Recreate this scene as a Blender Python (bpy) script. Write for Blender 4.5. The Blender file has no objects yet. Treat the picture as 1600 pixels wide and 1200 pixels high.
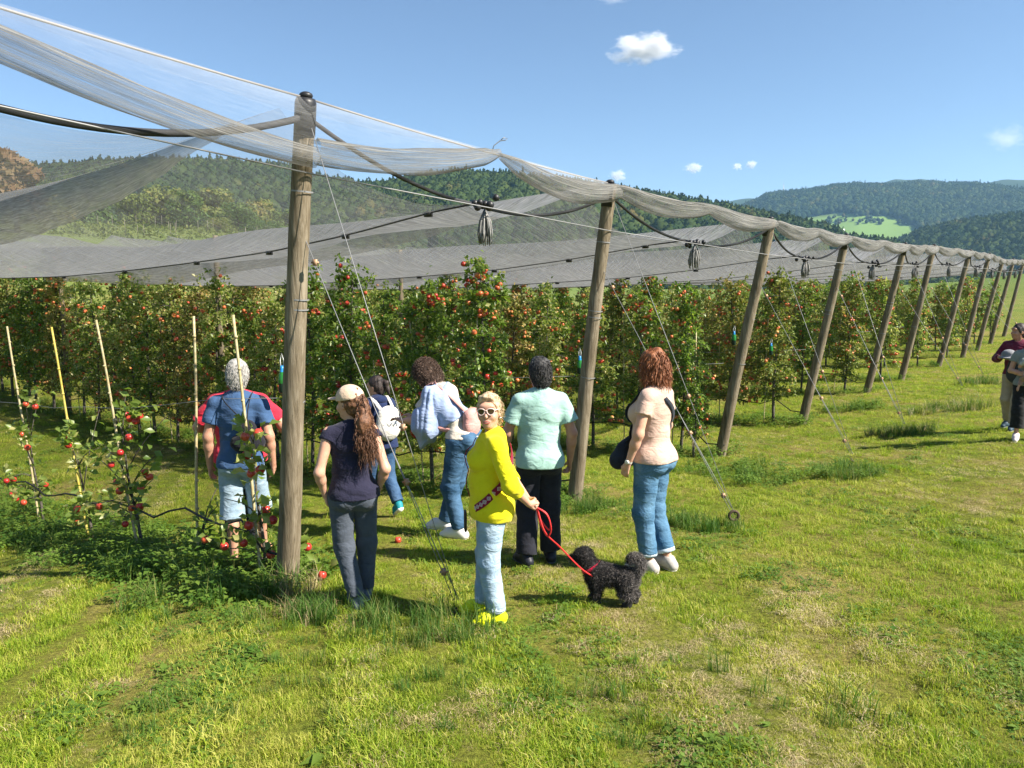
import bpy, math, random
import numpy as np
from mathutils import Vector, Matrix, Euler

random.seed(7); np.random.seed(7)
S = bpy.context.scene
COL = S.collection
R = math.radians

# ------------------------------------------------------------------ camera
CAM_Z = 2.51
PITCH = 7.0
FPX = 1186.0
cd = bpy.data.cameras.new('camera'); cam = bpy.data.objects.new('camera', cd); COL.objects.link(cam)
cam.location = (0, 0, CAM_Z); cam.rotation_euler = (R(90 - PITCH), 0, 0)
cd.sensor_width = 36.0; cd.lens = 36.0 * FPX / 1600.0; cd.clip_start = 0.05; cd.clip_end = 30000
S.camera = cam

# ------------------------------------------------------------------ sky, sun, exposure
SUN_EL, SUN_AZ = 41.0, 112.0          # azimuth clockwise from +Y (the view direction): from the right, slightly behind
w = bpy.data.worlds.new('World'); S.world = w; w.use_nodes = True
nt = w.node_tree; nt.nodes.clear()
sk = nt.nodes.new('ShaderNodeTexSky'); sk.sky_type = 'NISHITA'; sk.sun_disc = False
sk.sun_elevation = R(SUN_EL); sk.sun_rotation = R(SUN_AZ); sk.altitude = 1200
sk.air_density = 1.0; sk.dust_density = 0.1; sk.ozone_density = 2.5
bg = nt.nodes.new('ShaderNodeBackground'); bg.inputs[1].default_value = 0.059
wo = nt.nodes.new('ShaderNodeOutputWorld')
nt.links.new(sk.outputs[0], bg.inputs[0]); nt.links.new(bg.outputs[0], wo.inputs[0])
sl = bpy.data.lights.new('sun', 'SUN'); sl.energy = 5.0; sl.angle = R(0.53); sl.color = (1.0, 0.93, 0.82)
so = bpy.data.objects.new('sun', sl); COL.objects.link(so)
sdir = Vector((math.sin(R(SUN_AZ)) * math.cos(R(SUN_EL)), math.cos(R(SUN_AZ)) * math.cos(R(SUN_EL)), math.sin(R(SUN_EL))))
so.rotation_euler = sdir.to_track_quat('Z', 'Y').to_euler(); so.location = (30, -10, 40)
S.view_settings.view_transform = 'Standard'; S.view_settings.look = 'None'
S.view_settings.exposure = 1.5; S.view_settings.gamma = 1.0; S.view_settings.use_curve_mapping = False
S.cycles.max_bounces = 6; S.cycles.diffuse_bounces = 3; S.cycles.glossy_bounces = 2; S.cycles.transmission_bounces = 4
S.cycles.transparent_max_bounces = 40; S.cycles.volume_bounces = 1
S.cycles.use_denoising = True; S.cycles.denoiser = 'OPENIMAGEDENOISE'
try: S.cycles.denoising_prefilter = 'ACCURATE'
except Exception: pass
S.cycles.sample_clamp_indirect = 6.0

# ------------------------------------------------------------------ helpers
def ray(px, py):
    """direction of the view through a point of the 1600x1200 picture (used to survey real positions)"""
    c, s = math.cos(R(PITCH)), math.sin(R(PITCH)); x = (px - 800) / FPX; y = -(py - 600) / FPX
    return np.array([x, c + y * s, -s + y * c])
def at(px, py, Y):
    d = ray(px, py); return np.array([0, 0, CAM_Z]) + d * (Y / d[1])

def mesh_np(name, V, F, smooth=True, nper=None):
    """V (n,3); F (m,k) array of one polygon size, or list of such arrays"""
    me = bpy.data.meshes.new(name); V = np.asarray(V, np.float32)
    Fs = F if isinstance(F, list) else [F]; Fs = [np.asarray(f, np.int32) for f in Fs if len(f)]
    me.vertices.add(len(V)); me.vertices.foreach_set('co', V.ravel())
    nl = sum(f.size for f in Fs); npoly = sum(len(f) for f in Fs)
    me.loops.add(nl); me.polygons.add(npoly)
    me.loops.foreach_set('vertex_index', np.concatenate([f.ravel() for f in Fs]))
    tot = np.concatenate([np.full(len(f), f.shape[1], np.int32) for f in Fs])
    me.polygons.foreach_set('loop_start', np.concatenate([[0], np.cumsum(tot)[:-1]]).astype(np.int32))
    me.polygons.foreach_set('loop_total', tot)
    if smooth: me.polygons.foreach_set('use_smooth', np.ones(npoly, bool))
    me.update(calc_edges=True)
    return me

class MB:
    """gathers tubes, boxes, lathes into one mesh"""
    def __init__(s): s.V = []; s.Q = []; s.T = []; s.n = 0; s.A = []
    def add(s, V, Q=None, T=None, attr=None):
        V = np.asarray(V, float).reshape(-1, 3)
        if Q is not None and len(Q): s.Q.append(np.asarray(Q, int) + s.n)
        if T is not None and len(T): s.T.append(np.asarray(T, int) + s.n)
        s.V.append(V); s.A.append(np.full(len(V), 0.0 if attr is None else attr) if np.ndim(attr) == 0 else np.asarray(attr)); s.n += len(V); return s
    def tube(s, P, r, n=6, cap=True, flat=1.0):
        P = np.asarray(P, float); m = len(P); r = np.broadcast_to(np.asarray(r, float), (m,))
        T = np.gradient(P, axis=0); T /= np.linalg.norm(T, axis=1)[:, None] + 1e-9
        up = np.array([0, 0, 1.0]) if abs(T[0, 2]) < 0.9 else np.array([1.0, 0, 0])
        A = np.cross(T, up); A /= np.linalg.norm(A, axis=1)[:, None] + 1e-9; B = np.cross(A, T)
        th = np.arange(n) * 2 * math.pi / n
        V = P[:, None] + (np.cos(th)[None, :, None] * A[:, None] + np.sin(th)[None, :, None] * B[:, None] * flat) * r[:, None, None]
        i = np.arange(m - 1)[:, None] * n; j = np.arange(n)[None]; j2 = (j + 1) % n
        Q = np.stack([i + j, i + j2, i + n + j2, i + n + j], -1).reshape(-1, 4)
        V = V.reshape(-1, 3); Tt = []
        if cap:
            V = np.vstack([V, P[0], P[-1]]); a = m * n
            Tt = [(a, (k + 1) % n, k) for k in range(n)] + [(a + 1, (m - 1) * n + k, (m - 1) * n + (k + 1) % n) for k in range(n)]
        return s.add(V, Q, Tt)
    def box(s, c, d, rot=None):
        V = np.array([[x, y, z] for x in (-.5, .5) for y in (-.5, .5) for z in (-.5, .5)]) * np.asarray(d)
        if rot is not None: V = V @ np.array(rot.to_matrix()).T
        return s.add(V + np.asarray(c), [(0, 1, 3, 2), (4, 6, 7, 5), (0, 4, 5, 1), (2, 3, 7, 6), (0, 2, 6, 4), (1, 5, 7, 3)])
    def ball(s, c, r, n=8, m=6, sq=(1, 1, 1)):
        V = [[0, 0, -1]]
        for i in range(1, m):
            a = math.pi * i / m - math.pi / 2
            V += [[math.cos(a) * math.cos(2 * math.pi * j / n), math.cos(a) * math.sin(2 * math.pi * j / n), math.sin(a)] for j in range(n)]
        V.append([0, 0, 1]); V = np.array(V) * r * np.asarray(sq) + np.asarray(c)
        Q = [(1 + i * n + j, 1 + i * n + (j + 1) % n, 1 + (i + 1) * n + (j + 1) % n, 1 + (i + 1) * n + j) for i in range(m - 2) for j in range(n)]
        T = [(0, 1 + (j + 1) % n, 1 + j) for j in range(n)] + [(len(V) - 1, 1 + (m - 2) * n + j, 1 + (m - 2) * n + (j + 1) % n) for j in range(n)]
        return s.add(V, Q, T)
    def lathe(s, prof, c=(0, 0, 0), n=12):
        """prof: list of (r,z)"""
        V = np.array([[r * math.cos(2 * math.pi * j / n), r * math.sin(2 * math.pi * j / n), z] for r, z in prof for j in range(n)]) + np.asarray(c)
        m = len(prof); Q = [(i * n + j, i * n + (j + 1) % n, (i + 1) * n + (j + 1) % n, (i + 1) * n + j) for i in range(m - 1) for j in range(n)]
        return s.add(V, Q)
    def torus(s, c, Rr, r, axis='Y', n=20, m=8):
        th = np.linspace(0, 2 * math.pi, n, endpoint=False)
        P = np.stack([np.cos(th) * Rr, 0 * th, np.sin(th) * Rr], 1)
        if axis == 'Z': P = P[:, [0, 2, 1]]
        if axis == 'X': P = P[:, [1, 0, 2]]
        V = []
        for p in P:
            e = p / Rr; ax = {'Y': np.array([0, 1., 0]), 'Z': np.array([0, 0, 1.]), 'X': np.array([1., 0, 0])}[axis]
            V += [p + r * (math.cos(a) * e + math.sin(a) * ax) for a in np.arange(m) * 2 * math.pi / m]
        Q = [(i * m + j, i * m + (j + 1) % m, ((i + 1) % n) * m + (j + 1) % m, ((i + 1) % n) * m + j) for i in range(n) for j in range(m)]
        return s.add(np.array(V) + np.asarray(c), Q)
    def grid(s, P):
        """P (a,b,3) sheet"""
        a, b = P.shape[:2]; i = np.arange(a - 1)[:, None] * b; j = np.arange(b - 1)[None]
        return s.add(P.reshape(-1, 3), np.stack([i + j, i + j + 1, i + b + j + 1, i + b + j], -1).reshape(-1, 4))
    def mesh(s, name, smooth=True, attr=None):
        V = np.vstack(s.V); F = []
        if s.Q: F.append(np.vstack(s.Q))
        if s.T: F.append(np.vstack(s.T))
        me = mesh_np(name, V, F, smooth)
        if attr: a = me.attributes.new(attr, 'FLOAT', 'POINT'); a.data.foreach_set('value', np.concatenate(s.A).astype(np.float32))
        return me

def link(name, me, mat=None, parent=None, loc=None, rot=None, world=False):
    o = bpy.data.objects.new(name, me); COL.objects.link(o)
    if mat is not None and me is not None and len(me.materials) == 0: me.materials.append(mat)
    if parent is not None:
        o.parent = parent
        if world: o.location = -parent.location
    if loc is not None: o.location = loc
    if rot is not None: o.rotation_euler = rot
    return o
def tag(o, label, cat, group=None):
    o['label'] = label; o['category'] = cat
    if group: o['group'] = group
    return o
def thing(name, label, cat, loc=(0, 0, 0), group=None, rz=0.0):
    o = bpy.data.objects.new(name, None); COL.objects.link(o); o.empty_display_size = 0.1
    o.location = Vector([float(v) for v in loc]); o.rotation_euler = (0, 0, rz); return tag(o, label, cat, group)
def struct(name, me, mat): o = link(name, me, mat); o['kind'] = 'structure'; return o
ORD = ['first', 'second', 'third', 'fourth', 'fifth', 'sixth', 'seventh', 'eighth', 'ninth', 'tenth', 'eleventh', 'twelfth', 'thirteenth', 'fourteenth', 'fifteenth',
       'sixteenth', 'seventeenth', 'eighteenth', 'nineteenth', 'twentieth', 'twenty-first', 'twenty-second', 'twenty-third', 'twenty-fourth', 'twenty-fifth', 'twenty-sixth']

# ---- materials
MATS = {}
class NT:
    def __init__(s, m): s.m = m; s.t = m.node_tree
    def n(s, typ, **kw):
        nd = s.t.nodes.new('ShaderNode' + typ)
        for k, v in kw.items():
            if k.startswith('i_'):
                key = k[2:]; key = int(key) if key.isdigit() else key.replace('_', ' ')
                nd.inputs[key].default_value = v
            else: setattr(nd, k, v)
        return nd
    def l(s, a, b): s.t.links.new(a, b)
def rgba(c): return (c[0], c[1], c[2], 1.0)
def ramp(N, fac, stops):
    r = N.n('ValToRGB'); e = r.color_ramp.elements
    while len(e) < len(stops): e.new(0.5)
    for el, (p, c) in zip(e, stops): el.position = p; el.color = rgba(c) if len(c) == 3 else c
    N.l(fac, r.inputs[0]); return r.outputs[0]
def material(name, color, color2=None, scale=20, rough=0.8, bump=0.0, bscale=60, spec=0.3, detail=4, stretch=None, metal=0.0, trans=0.0, sheen=0.0, coord='Object', lo=0.35, hi=0.65, subsurf=0.0, fold=0.0, fscale=7.0):
    if name in MATS: return MATS[name]
    m = bpy.data.materials.new(name); m.use_nodes = True; N = NT(m); t = m.node_tree
    b = t.nodes['Principled BSDF']; out = t.nodes['Material Output']
    b.inputs['Roughness'].default_value = rough; b.inputs['Specular IOR Level'].default_value = spec; b.inputs['Metallic'].default_value = metal
    if sheen: b.inputs['Sheen Weight'].default_value = sheen
    if subsurf: b.inputs['Subsurface Weight'].default_value = subsurf; b.inputs['Subsurface Radius'].default_value = (0.012, 0.005, 0.003); b.inputs['Subsurface Scale'].default_value = 1.0
    tc = N.n('TexCoord'); src = tc.outputs[coord]
    if stretch: mp = N.n('Mapping'); mp.inputs['Scale'].default_value = stretch; N.l(src, mp.inputs[0]); src = mp.outputs[0]
    if color2 is not None:
        no = N.n('TexNoise', i_Scale=scale, i_Detail=detail, i_Roughness=0.6); N.l(src, no.inputs['Vector'])
        c = ramp(N, no.outputs[0], [(lo, color), (hi, color2)]); N.l(c, b.inputs['Base Color'])
    else: b.inputs['Base Color'].default_value = rgba(color)
    if bump:
        nb = N.n('TexNoise', i_Scale=bscale, i_Detail=5); N.l(src, nb.inputs['Vector'])
        bp = N.n('Bump', i_Strength=bump, i_Distance=0.01); N.l(nb.outputs[0], bp.inputs['Height']); N.l(bp.outputs[0], b.inputs['Normal'])
        if fold:
            mp2 = N.n('Mapping'); mp2.inputs['Scale'].default_value = (1, 1, 1.9); N.l(tc.outputs['Object'], mp2.inputs[0])
            nf = N.n('TexNoise', i_Scale=fscale, i_Detail=2.5, i_Roughness=.5, i_Distortion=1.2); nf.noise_type = 'RIDGED_MULTIFRACTAL' if False else 'FBM'; N.l(mp2.outputs[0], nf.inputs['Vector'])
            b2 = N.n('Bump', i_Strength=fold, i_Distance=0.06); N.l(nf.outputs[0], b2.inputs['Height']); N.l(bp.outputs[0], b2.inputs['Normal']); N.l(b2.outputs[0], b.inputs['Normal'])
    if trans:
        tr = N.n('BsdfTranslucent'); tr.inputs[0].default_value = rgba([min(1, x * 1.6) for x in (color2 or color)])
        if color2 is not None: N.l(c, tr.inputs[0])
        mx = N.n('MixShader', i_0=trans); N.l(b.outputs[0], mx.inputs[1]); N.l(tr.outputs[0], mx.inputs[2]); N.l(mx.outputs[0], out.inputs[0])
    MATS[name] = m; return m

# ------------------------------------------------------------------ survey of the place
AZ = R(39.7)
U = np.array([math.sin(AZ), math.cos(AZ)])        # along the line of end posts
RR = np.array([-math.cos(AZ), math.sin(AZ)])      # along the tree rows, away from the headland
P1 = np.array([-1.95, 6.30])
def ab(a, b): return P1 + U * a + RR * b
POST_S = [-4.5, 0.0, 4.31, 8.77, 12.91, 17.85, 21.53, 26.88, 31.43, 35.0, 38.6, 43.0]
ctrl = []
for a, z in [(-4.5, .1), (0, 0), (4.31, -.18), (8.77, -.38), (12.91, -.36), (17.85, -.16), (21.53, -.2), (26.88, -.18), (31.43, -.16), (35, -.08), (41.6, 0), (50, .1)]:
    p = ab(a, 0); ctrl.append((p[0], p[1], z))
for a, b, z in [(0, 1.5, -.16), (0, 2.9, -.36), (0, 4.2, -.49), (0, 5.8, -.62), (0, 12, -.75), (0, 22, -.5), (0, 36, 1.4), (-6, 8, -.5), (8, 10, -.75), (8, 22, -.6), (8, 38, 1.0), (25, 12, -.5), (25, 30, .2), (45, 12, 0), (45, 30, .3)]:
    p = ab(a, b); ctrl.append((p[0], p[1], z))
ctrl += [(0, 0, .86), (0, 3, .42), (-4, 2, .62), (5, 3, .62), (-3, 4.6, .16), (2.5, 5.8, .2), (7.4, 11.1, .24), (3.6, 9.0, -.02), (14, 12, .6), (20, 22, .5), (12, 4, .9), (-12, 4, .4), (0, -3, 1.2), (30, 30, .5), (28, 10, 1.2)]
ctrl = np.array(ctrl)
def _phi(r): return r * r * np.log(r + 1e-6)
_C = ctrl[:, :2]; _n = len(_C)
_K = _phi(np.linalg.norm(_C[:, None] - _C[None], axis=2)) + np.eye(_n) * 3.0
_Pm = np.hstack([np.ones((_n, 1)), _C]); _A = np.zeros((_n + 3, _n + 3)); _A[:_n, :_n] = _K; _A[:_n, _n:] = _Pm; _A[_n:, :_n] = _Pm.T
_w = np.linalg.solve(_A, np.concatenate([ctrl[:, 2], np.zeros(3)]))
def near_h(x, y):
    x = np.asarray(x, float); y = np.asarray(y, float); q = np.stack([x, y], -1)
    d = np.sqrt(((q[..., None, :] - _C) ** 2).sum(-1))
    return (_phi(d) * _w[:_n]).sum(-1) + _w[_n] + _w[_n + 1] * x + _w[_n + 2] * y
def sstep(t): t = np.clip(t, 0, 1); return t * t * (3 - 2 * t)
_rng = np.random.RandomState(3)
_NK = [(_rng.normal(size=3) * f, _rng.uniform(0, 6.28), f) for f in (1, 1, 1.9, 1.9, 2.1, 3.7, 4.1, 4.3, 7.7, 8.1)]
def wob(x, y, z=0.0, f=1.0):
    s = 0
    for k, ph, ff in _NK: s = s + np.sin((k[0] * x + k[1] * y + k[2] * z) * f + ph) / ff
    return s / 2.6
# far land: skylines surveyed from the picture, as tangent of elevation over azimuth
HZ = 600 - FPX * math.tan(R(PITCH))
def sky_tan(pts):
    a = []; t = []
    for px, py in pts: d = ray(px, py); a.append(math.atan2(d[0], d[1])); t.append(d[2] / math.hypot(d[0], d[1]))
    return np.array(a), np.array(t)
RIDGES = [  # name, (foot radius, crest radius), skyline
    ('left_hill', 420, 900, [(-900, 330), (-300, 300), (0, 285), (130, 272), (230, 264), (330, 262), (440, 270), (500, 290), (560, 301), (600, 301), (660, 288), (720, 282), (800, 287), (880, 294), (950, 302), (1050, 318), (1110, 328), (1200, 347), (1330, 377), (1400, 396), (1500, 430), (2400, 460)]),
    ('near_wood', 900, 1350, [(1200, 470), (1330, 415), (1385, 385), (1440, 362), (1500, 350), (1560, 345), (1640, 340), (1900, 330), (2600, 340)]),
    ('main_hill', 1500, 2700, [(900, 480), (1080, 380), (1150, 330), (1200, 308), (1250, 302), (1300, 294), (1340, 290), (1400, 292), (1450, 290), (1520, 293), (1600, 300), (1750, 290), (2600, 300)]),
    ('far_blue', 2950, 3500, [(-1500, 330), (600, 345), (1000, 345), (1100, 328), (1135, 317), (1175, 311), (1240, 306), (1300, 293), (1370, 292), (1400, 281), (1440, 278), (1490, 290), (1530, 287), (1570, 280), (1640, 282), (2600, 290)]),
]
_TREE = dict(left_hill=10, near_wood=11, main_hill=7, far_blue=0)   # the woods stand above the land
RID = [(n, a, b, *sky_tan([(x, y + _TREE[n]) for x, y in p])) for n, a, b, p in RIDGES]
_FLD = sky_tan([(-1500, 352), (-300, 352), (60, 354), (300, 362), (470, 376), (620, 402), (800, 440), (1000, 452), (1300, 452), (1500, 440), (1600, 428), (1900, 420), (2600, 420)])
def land_h(x, y):
    x = np.asarray(x, float); y = np.asarray(y, float); r = np.hypot(x, y) + 1e-6; az = np.arctan2(x, y)
    zn = near_h(np.clip(x, -60, 70), np.clip(y, -6, 75))
    fl = np.interp(az, *_FLD)
    crest = np.interp(az, [0.05, 0.45], [150.0, 110.0])
    zf = CAM_Z + fl * crest * sstep((r - 40) / (crest - 40)) - 2.2 * (1 - sstep((r - 40) / (crest - 40)))
    zf = zf - np.maximum(r - crest, 0) * 0.06 * sstep((r - crest) / 120)
    zf = np.maximum(zf, -45 + 0.02 * r * 0)
    for n, r0, r1, a, t in RID:
        H = np.interp(az, a, t) * r1
        up = sstep((r - r0) / (r1 - r0)) ** 0.8; dn = 1 - 0.7 * sstep((r - r1) / (r1 * 0.45))
        h = (H + 45) * np.where(r < r1, up, dn) - 45 + CAM_Z
        h = h + wob(x * .008, y * .008) * 6 * sstep((r - r0) / (r1 - r0)) * (r1 / 2000)
        zf = np.maximum(zf, np.where(r > r0, h, -99))
    k = sstep((r - 38) / 22)
    return zn * (1 - k) + zf * k
def gz(x, y): return float(land_h(np.array(x), np.array(y)))
def on_ground(px, py):
    d = ray(px, py); t = 1.0
    for _ in range(60):
        p = np.array([0, 0, CAM_Z]) + d * t; e = p[2] - gz(p[0], p[1]); t += e / max(0.12, -d[2]) * 0.7
        if abs(e) < 1e-4: break
    return p
# ------------------------------------------------------------------ ground: one sheet from under the camera to the horizon
_old_near = near_h
def near_h(x, y): return _old_near(x, y) + 0.022 * wob(np.asarray(x) * 2.2, np.asarray(y) * 2.2) + .012 * wob(np.asarray(x) * 6.5, np.asarray(y) * 6.5, 2.0)
def pix(x, y, z):
    c, s = math.cos(R(PITCH)), math.sin(R(PITCH)); z = z - CAM_Z
    fw = y * c - z * s; up = y * s + z * c
    return 800 + FPX * x / np.maximum(fw, .01), 600 - FPX * up / np.maximum(fw, .01)
def in_poly(px, py, poly):
    ins = np.zeros(np.shape(px), bool); n = len(poly)
    for i in range(n):
        x1, y1 = poly[i]; x2, y2 = poly[(i + 1) % n]
        c = ((y1 > py) != (y2 > py)) & (px < (x2 - x1) * (py - y1) / (y2 - y1 + 1e-9) + x1); ins ^= c
    return ins
MEADOW = [(1238, 343), (1275, 333), (1320, 327), (1335, 333), (1395, 334), (1418, 346), (1432, 350), (1450, 362), (1430, 372), (1375, 386), (1330, 380), (1290, 362)]
angs = np.concatenate([np.radians(np.arange(-180, -50, 3.0)), np.radians(np.arange(-50, 50, 0.3)), np.radians(np.arange(50, 180, 3.0))])
rads = np.concatenate([np.arange(0.3, 1.2, .3), 1.2 * 1.0285 ** np.arange(0, 318)])
AA, RD = np.meshgrid(angs, rads); GX = RD * np.sin(AA); GY = RD * np.cos(AA); GZ = land_h(GX, GY)
na = len(angs); ii = np.arange(len(rads) - 1)[:, None] * na; jj = np.arange(na)[None]; j2 = (jj + 1) % na
Qd = np.stack([ii + jj, ii + j2, ii + na + j2, ii + na + jj], -1).reshape(-1, 4)[:, ::-1]
gv = np.stack([GX, GY, GZ], -1).reshape(-1, 3)
gv = np.vstack([gv, [0, 0, gz(0, 0)]]); ctri = np.stack([np.arange(na), (np.arange(na) + 1) % na, np.full(na, len(gv) - 1)], 1)[:, ::-1]
gm = mesh_np('ground', gv, [Qd, ctri])
gpx, gpy = pix(gv[:, 0], gv[:, 1], gv[:, 2]); gr = np.hypot(gv[:, 0], gv[:, 1])
wood = sstep((gr - 330) / 80); mead = in_poly(gpx, gpy, MEADOW) & (gr > 1400) & (gr < 3200) & (gv[:, 1] > 0); wood = np.where(mead, 0, wood)
at2 = gm.attributes.new('mead', 'FLOAT', 'POINT'); at2.data.foreach_set('value', mead.astype(np.float32))
at_ = gm.attributes.new('wood', 'FLOAT', 'POINT'); at_.data.foreach_set('value', wood.astype(np.float32))
def ground_mat():
    m = bpy.data.materials.new('meadow_ground'); m.use_nodes = True; N = NT(m); b = m.node_tree.nodes['Principled BSDF']
    b.inputs['Roughness'].default_value = 0.95; b.inputs['Specular IOR Level'].default_value = 0.1
    ge = N.n('NewGeometry'); P = ge.outputs['Position']
    n1 = N.n('TexNoise', i_Scale=0.55, i_Detail=6, i_Roughness=.62); N.l(P, n1.inputs[0])
    n2 = N.n('TexNoise', i_Scale=34, i_Detail=6, i_Roughness=.75); N.l(P, n2.inputs[0])
    n3 = N.n('TexNoise', i_Scale=0.02, i_Detail=4); N.l(P, n3.inputs[0])
    c1 = ramp(N, n1.outputs[0], [(.36, (.13, .18, .02)), (.52, (.19, .2, .036)), (.66, (.27, .22, .08))])
    c2 = ramp(N, n2.outputs[0], [(.3, (.2, .19, .16)), (.5, (.8, .78, .7)), (.72, (1.35, 1.3, 1.15))])
    mu = N.n('Mix', data_type='RGBA', blend_type='MULTIPLY'); mu.inputs[0].default_value = 1.0; N.l(c1, mu.inputs[6]); N.l(c2, mu.inputs[7])
    cf = ramp(N, n3.outputs[0], [(.35, (.10, .15, .035)), (.65, (.16, .19, .06))])
    ln = N.n('VectorMath', operation='LENGTH'); N.l(P, ln.inputs[0])
    mr = N.n('MapRange', i_1=45.0, i_2=90.0); N.l(ln.outputs['Value'], mr.inputs[0])
    mf = N.n('Mix', data_type='RGBA'); N.l(mr.outputs[0], mf.inputs[0]); N.l(mu.outputs[2], mf.inputs[6]); N.l(cf, mf.inputs[7])
    md_ = N.n('Attribute', attribute_name='mead'); mm = N.n('Mix', data_type='RGBA'); N.l(md_.outputs['Fac'], mm.inputs[0]); N.l(mf.outputs[2], mm.inputs[6]); mm.inputs[7].default_value = (.14, .22, .05, 1); mf = mm
    a = N.n('Attribute', attribute_name='wood')
    mw = N.n('Mix', data_type='RGBA'); N.l(a.outputs['Fac'], mw.inputs[0]); N.l(mf.outputs[2], mw.inputs[6]); mw.inputs[7].default_value = (.03, .05, .02, 1)
    N.l(mw.outputs[2], b.inputs['Base Color'])
    bp = N.n('Bump', i_Strength=0.9, i_Distance=0.04); N.l(n2.outputs[0], bp.inputs['Height']); N.l(bp.outputs[0], b.inputs['Normal'])
    return m
struct('ground', gm, ground_mat())

# ------------------------------------------------------------------ scatter (for what nobody could count)
def scatter(name, P, rot, scl, idx, srcs, label, cat, kind='stuff'):
    me = bpy.data.meshes.new(name); me.vertices.add(len(P)); me.vertices.foreach_set('co', np.asarray(P, np.float32).ravel())
    for nm, ty, ar, fld in (('rt', 'FLOAT_VECTOR', rot, 'vector'), ('sc', 'FLOAT_VECTOR', scl, 'vector'), ('ix', 'INT', idx, 'value')):
        a = me.attributes.new(nm, ty, 'POINT'); a.data.foreach_set(fld, np.asarray(ar, np.int32 if ty == 'INT' else np.float32).ravel())
    coll = bpy.data.collections.new(name + '_sources')
    for k, (sm, mt) in enumerate(srcs):
        if not sm.materials: sm.materials.append(mt)
        coll.objects.link(bpy.data.objects.new('%s_source_%02d' % (name, k), sm))
    o = link(name, me); o['kind'] = kind; o['label'] = label; o['category'] = cat
    g = bpy.data.node_groups.new(name, 'GeometryNodeTree')
    g.interface.new_socket('Geometry', in_out='INPUT', socket_type='NodeSocketGeometry'); g.interface.new_socket('Geometry', in_out='OUTPUT', socket_type='NodeSocketGeometry')
    gi = g.nodes.new('NodeGroupInput'); go = g.nodes.new('NodeGroupOutput'); ip = g.nodes.new('GeometryNodeInstanceOnPoints'); ci = g.nodes.new('GeometryNodeCollectionInfo')
    ci.inputs[0].default_value = coll; ci.inputs['Separate Children'].default_value = True; ci.inputs['Reset Children'].default_value = True
    def na_(nm, ty): a = g.nodes.new('GeometryNodeInputNamedAttribute'); a.data_type = ty; a.inputs[0].default_value = nm; return a.outputs[0]
    er = g.nodes.new('FunctionNodeEulerToRotation')
    L = g.links.new; L(gi.outputs[0], ip.inputs['Points']); L(ci.outputs[0], ip.inputs['Instance']); ip.inputs['Pick Instance'].default_value = True
    L(na_('ix', 'INT'), ip.inputs['Instance Index']); L(na_('rt', 'FLOAT_VECTOR'), er.inputs[0]); L(er.outputs[0], ip.inputs['Rotation']); L(na_('sc', 'FLOAT_VECTOR'), ip.inputs['Scale'])
    L(ip.outputs[0], go.inputs[0]); md = o.modifiers.new('scatter', 'NODES'); md.node_group = g
    return o

# ------------------------------------------------------------------ grass
def leaf_mat(name, c1, c2, c3=None, nscale=0.8, rough=0.6, trans=0.35, fine=0.5, spec=.25, ob=.3):
    m = bpy.data.materials.new(name); m.use_nodes = True; N = NT(m); t = m.node_tree; b = t.nodes['Principled BSDF']; out = t.nodes['Material Output']
    b.inputs['Roughness'].default_value = rough; b.inputs['Specular IOR Level'].default_value = spec
    ge = N.n('NewGeometry'); no = N.n('TexNoise', i_Scale=nscale, i_Detail=3); N.l(ge.outputs['Position'], no.inputs[0])
    oi = N.n('ObjectInfo'); rp = ge.outputs['Random Per Island']
    ad = N.n('Math', operation='MULTIPLY_ADD', i_1=fine); N.l(rp, ad.inputs[0])
    mo = N.n('Math', operation='MULTIPLY_ADD', i_1=ob); N.l(oi.outputs['Random'], mo.inputs[0]); N.l(no.outputs[0], mo.inputs[2])
    N.l(mo.outputs[0], ad.inputs[2])
    sb = N.n('Math', operation='SUBTRACT', i_1=(fine + ob) / 2); N.l(ad.outputs[0], sb.inputs[0])
    st = [(.3, c1), (.62, c2)] + ([(.74, c3)] if c3 else [])
    c = ramp(N, sb.outputs[0], st); N.l(c, b.inputs['Base Color'])
    tr = N.n('BsdfTranslucent'); mu = N.n('Mix', data_type='RGBA', blend_type='MULTIPLY'); mu.inputs[0].default_value = 1; N.l(c, mu.inputs[6]); mu.inputs[7].default_value = (1.5, 1.7, .8, 1); N.l(mu.outputs[2], tr.inputs[0])
    mx = N.n('MixShader', i_0=trans); N.l(b.outputs[0], mx.inputs[1]); N.l(tr.outputs[0], mx.inputs[2]); N.l(mx.outputs[0], out.inputs[0])
    MATS[name] = m; return m
G_GREEN = leaf_mat('grass_green', (.13, .215, .012), (.27, .335, .022), (.4, .38, .08))
G_YEL = leaf_mat('grass_yellow', (.23, .275, .022), (.36, .35, .045), (.46, .4, .13))
G_STRAW = leaf_mat('grass_straw', (.24, .185, .085), (.4, .31, .16), (.5, .41, .25), trans=.15)
G_WEED = leaf_mat('weed_leaf', (.06, .13, .016), (.13, .2, .028), nscale=2.0)
G_TALL = leaf_mat('grass_tall', (.05, .12, .018), (.11, .18, .03), (.2, .2, .06))
rg = np.random.RandomState(11)
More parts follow.
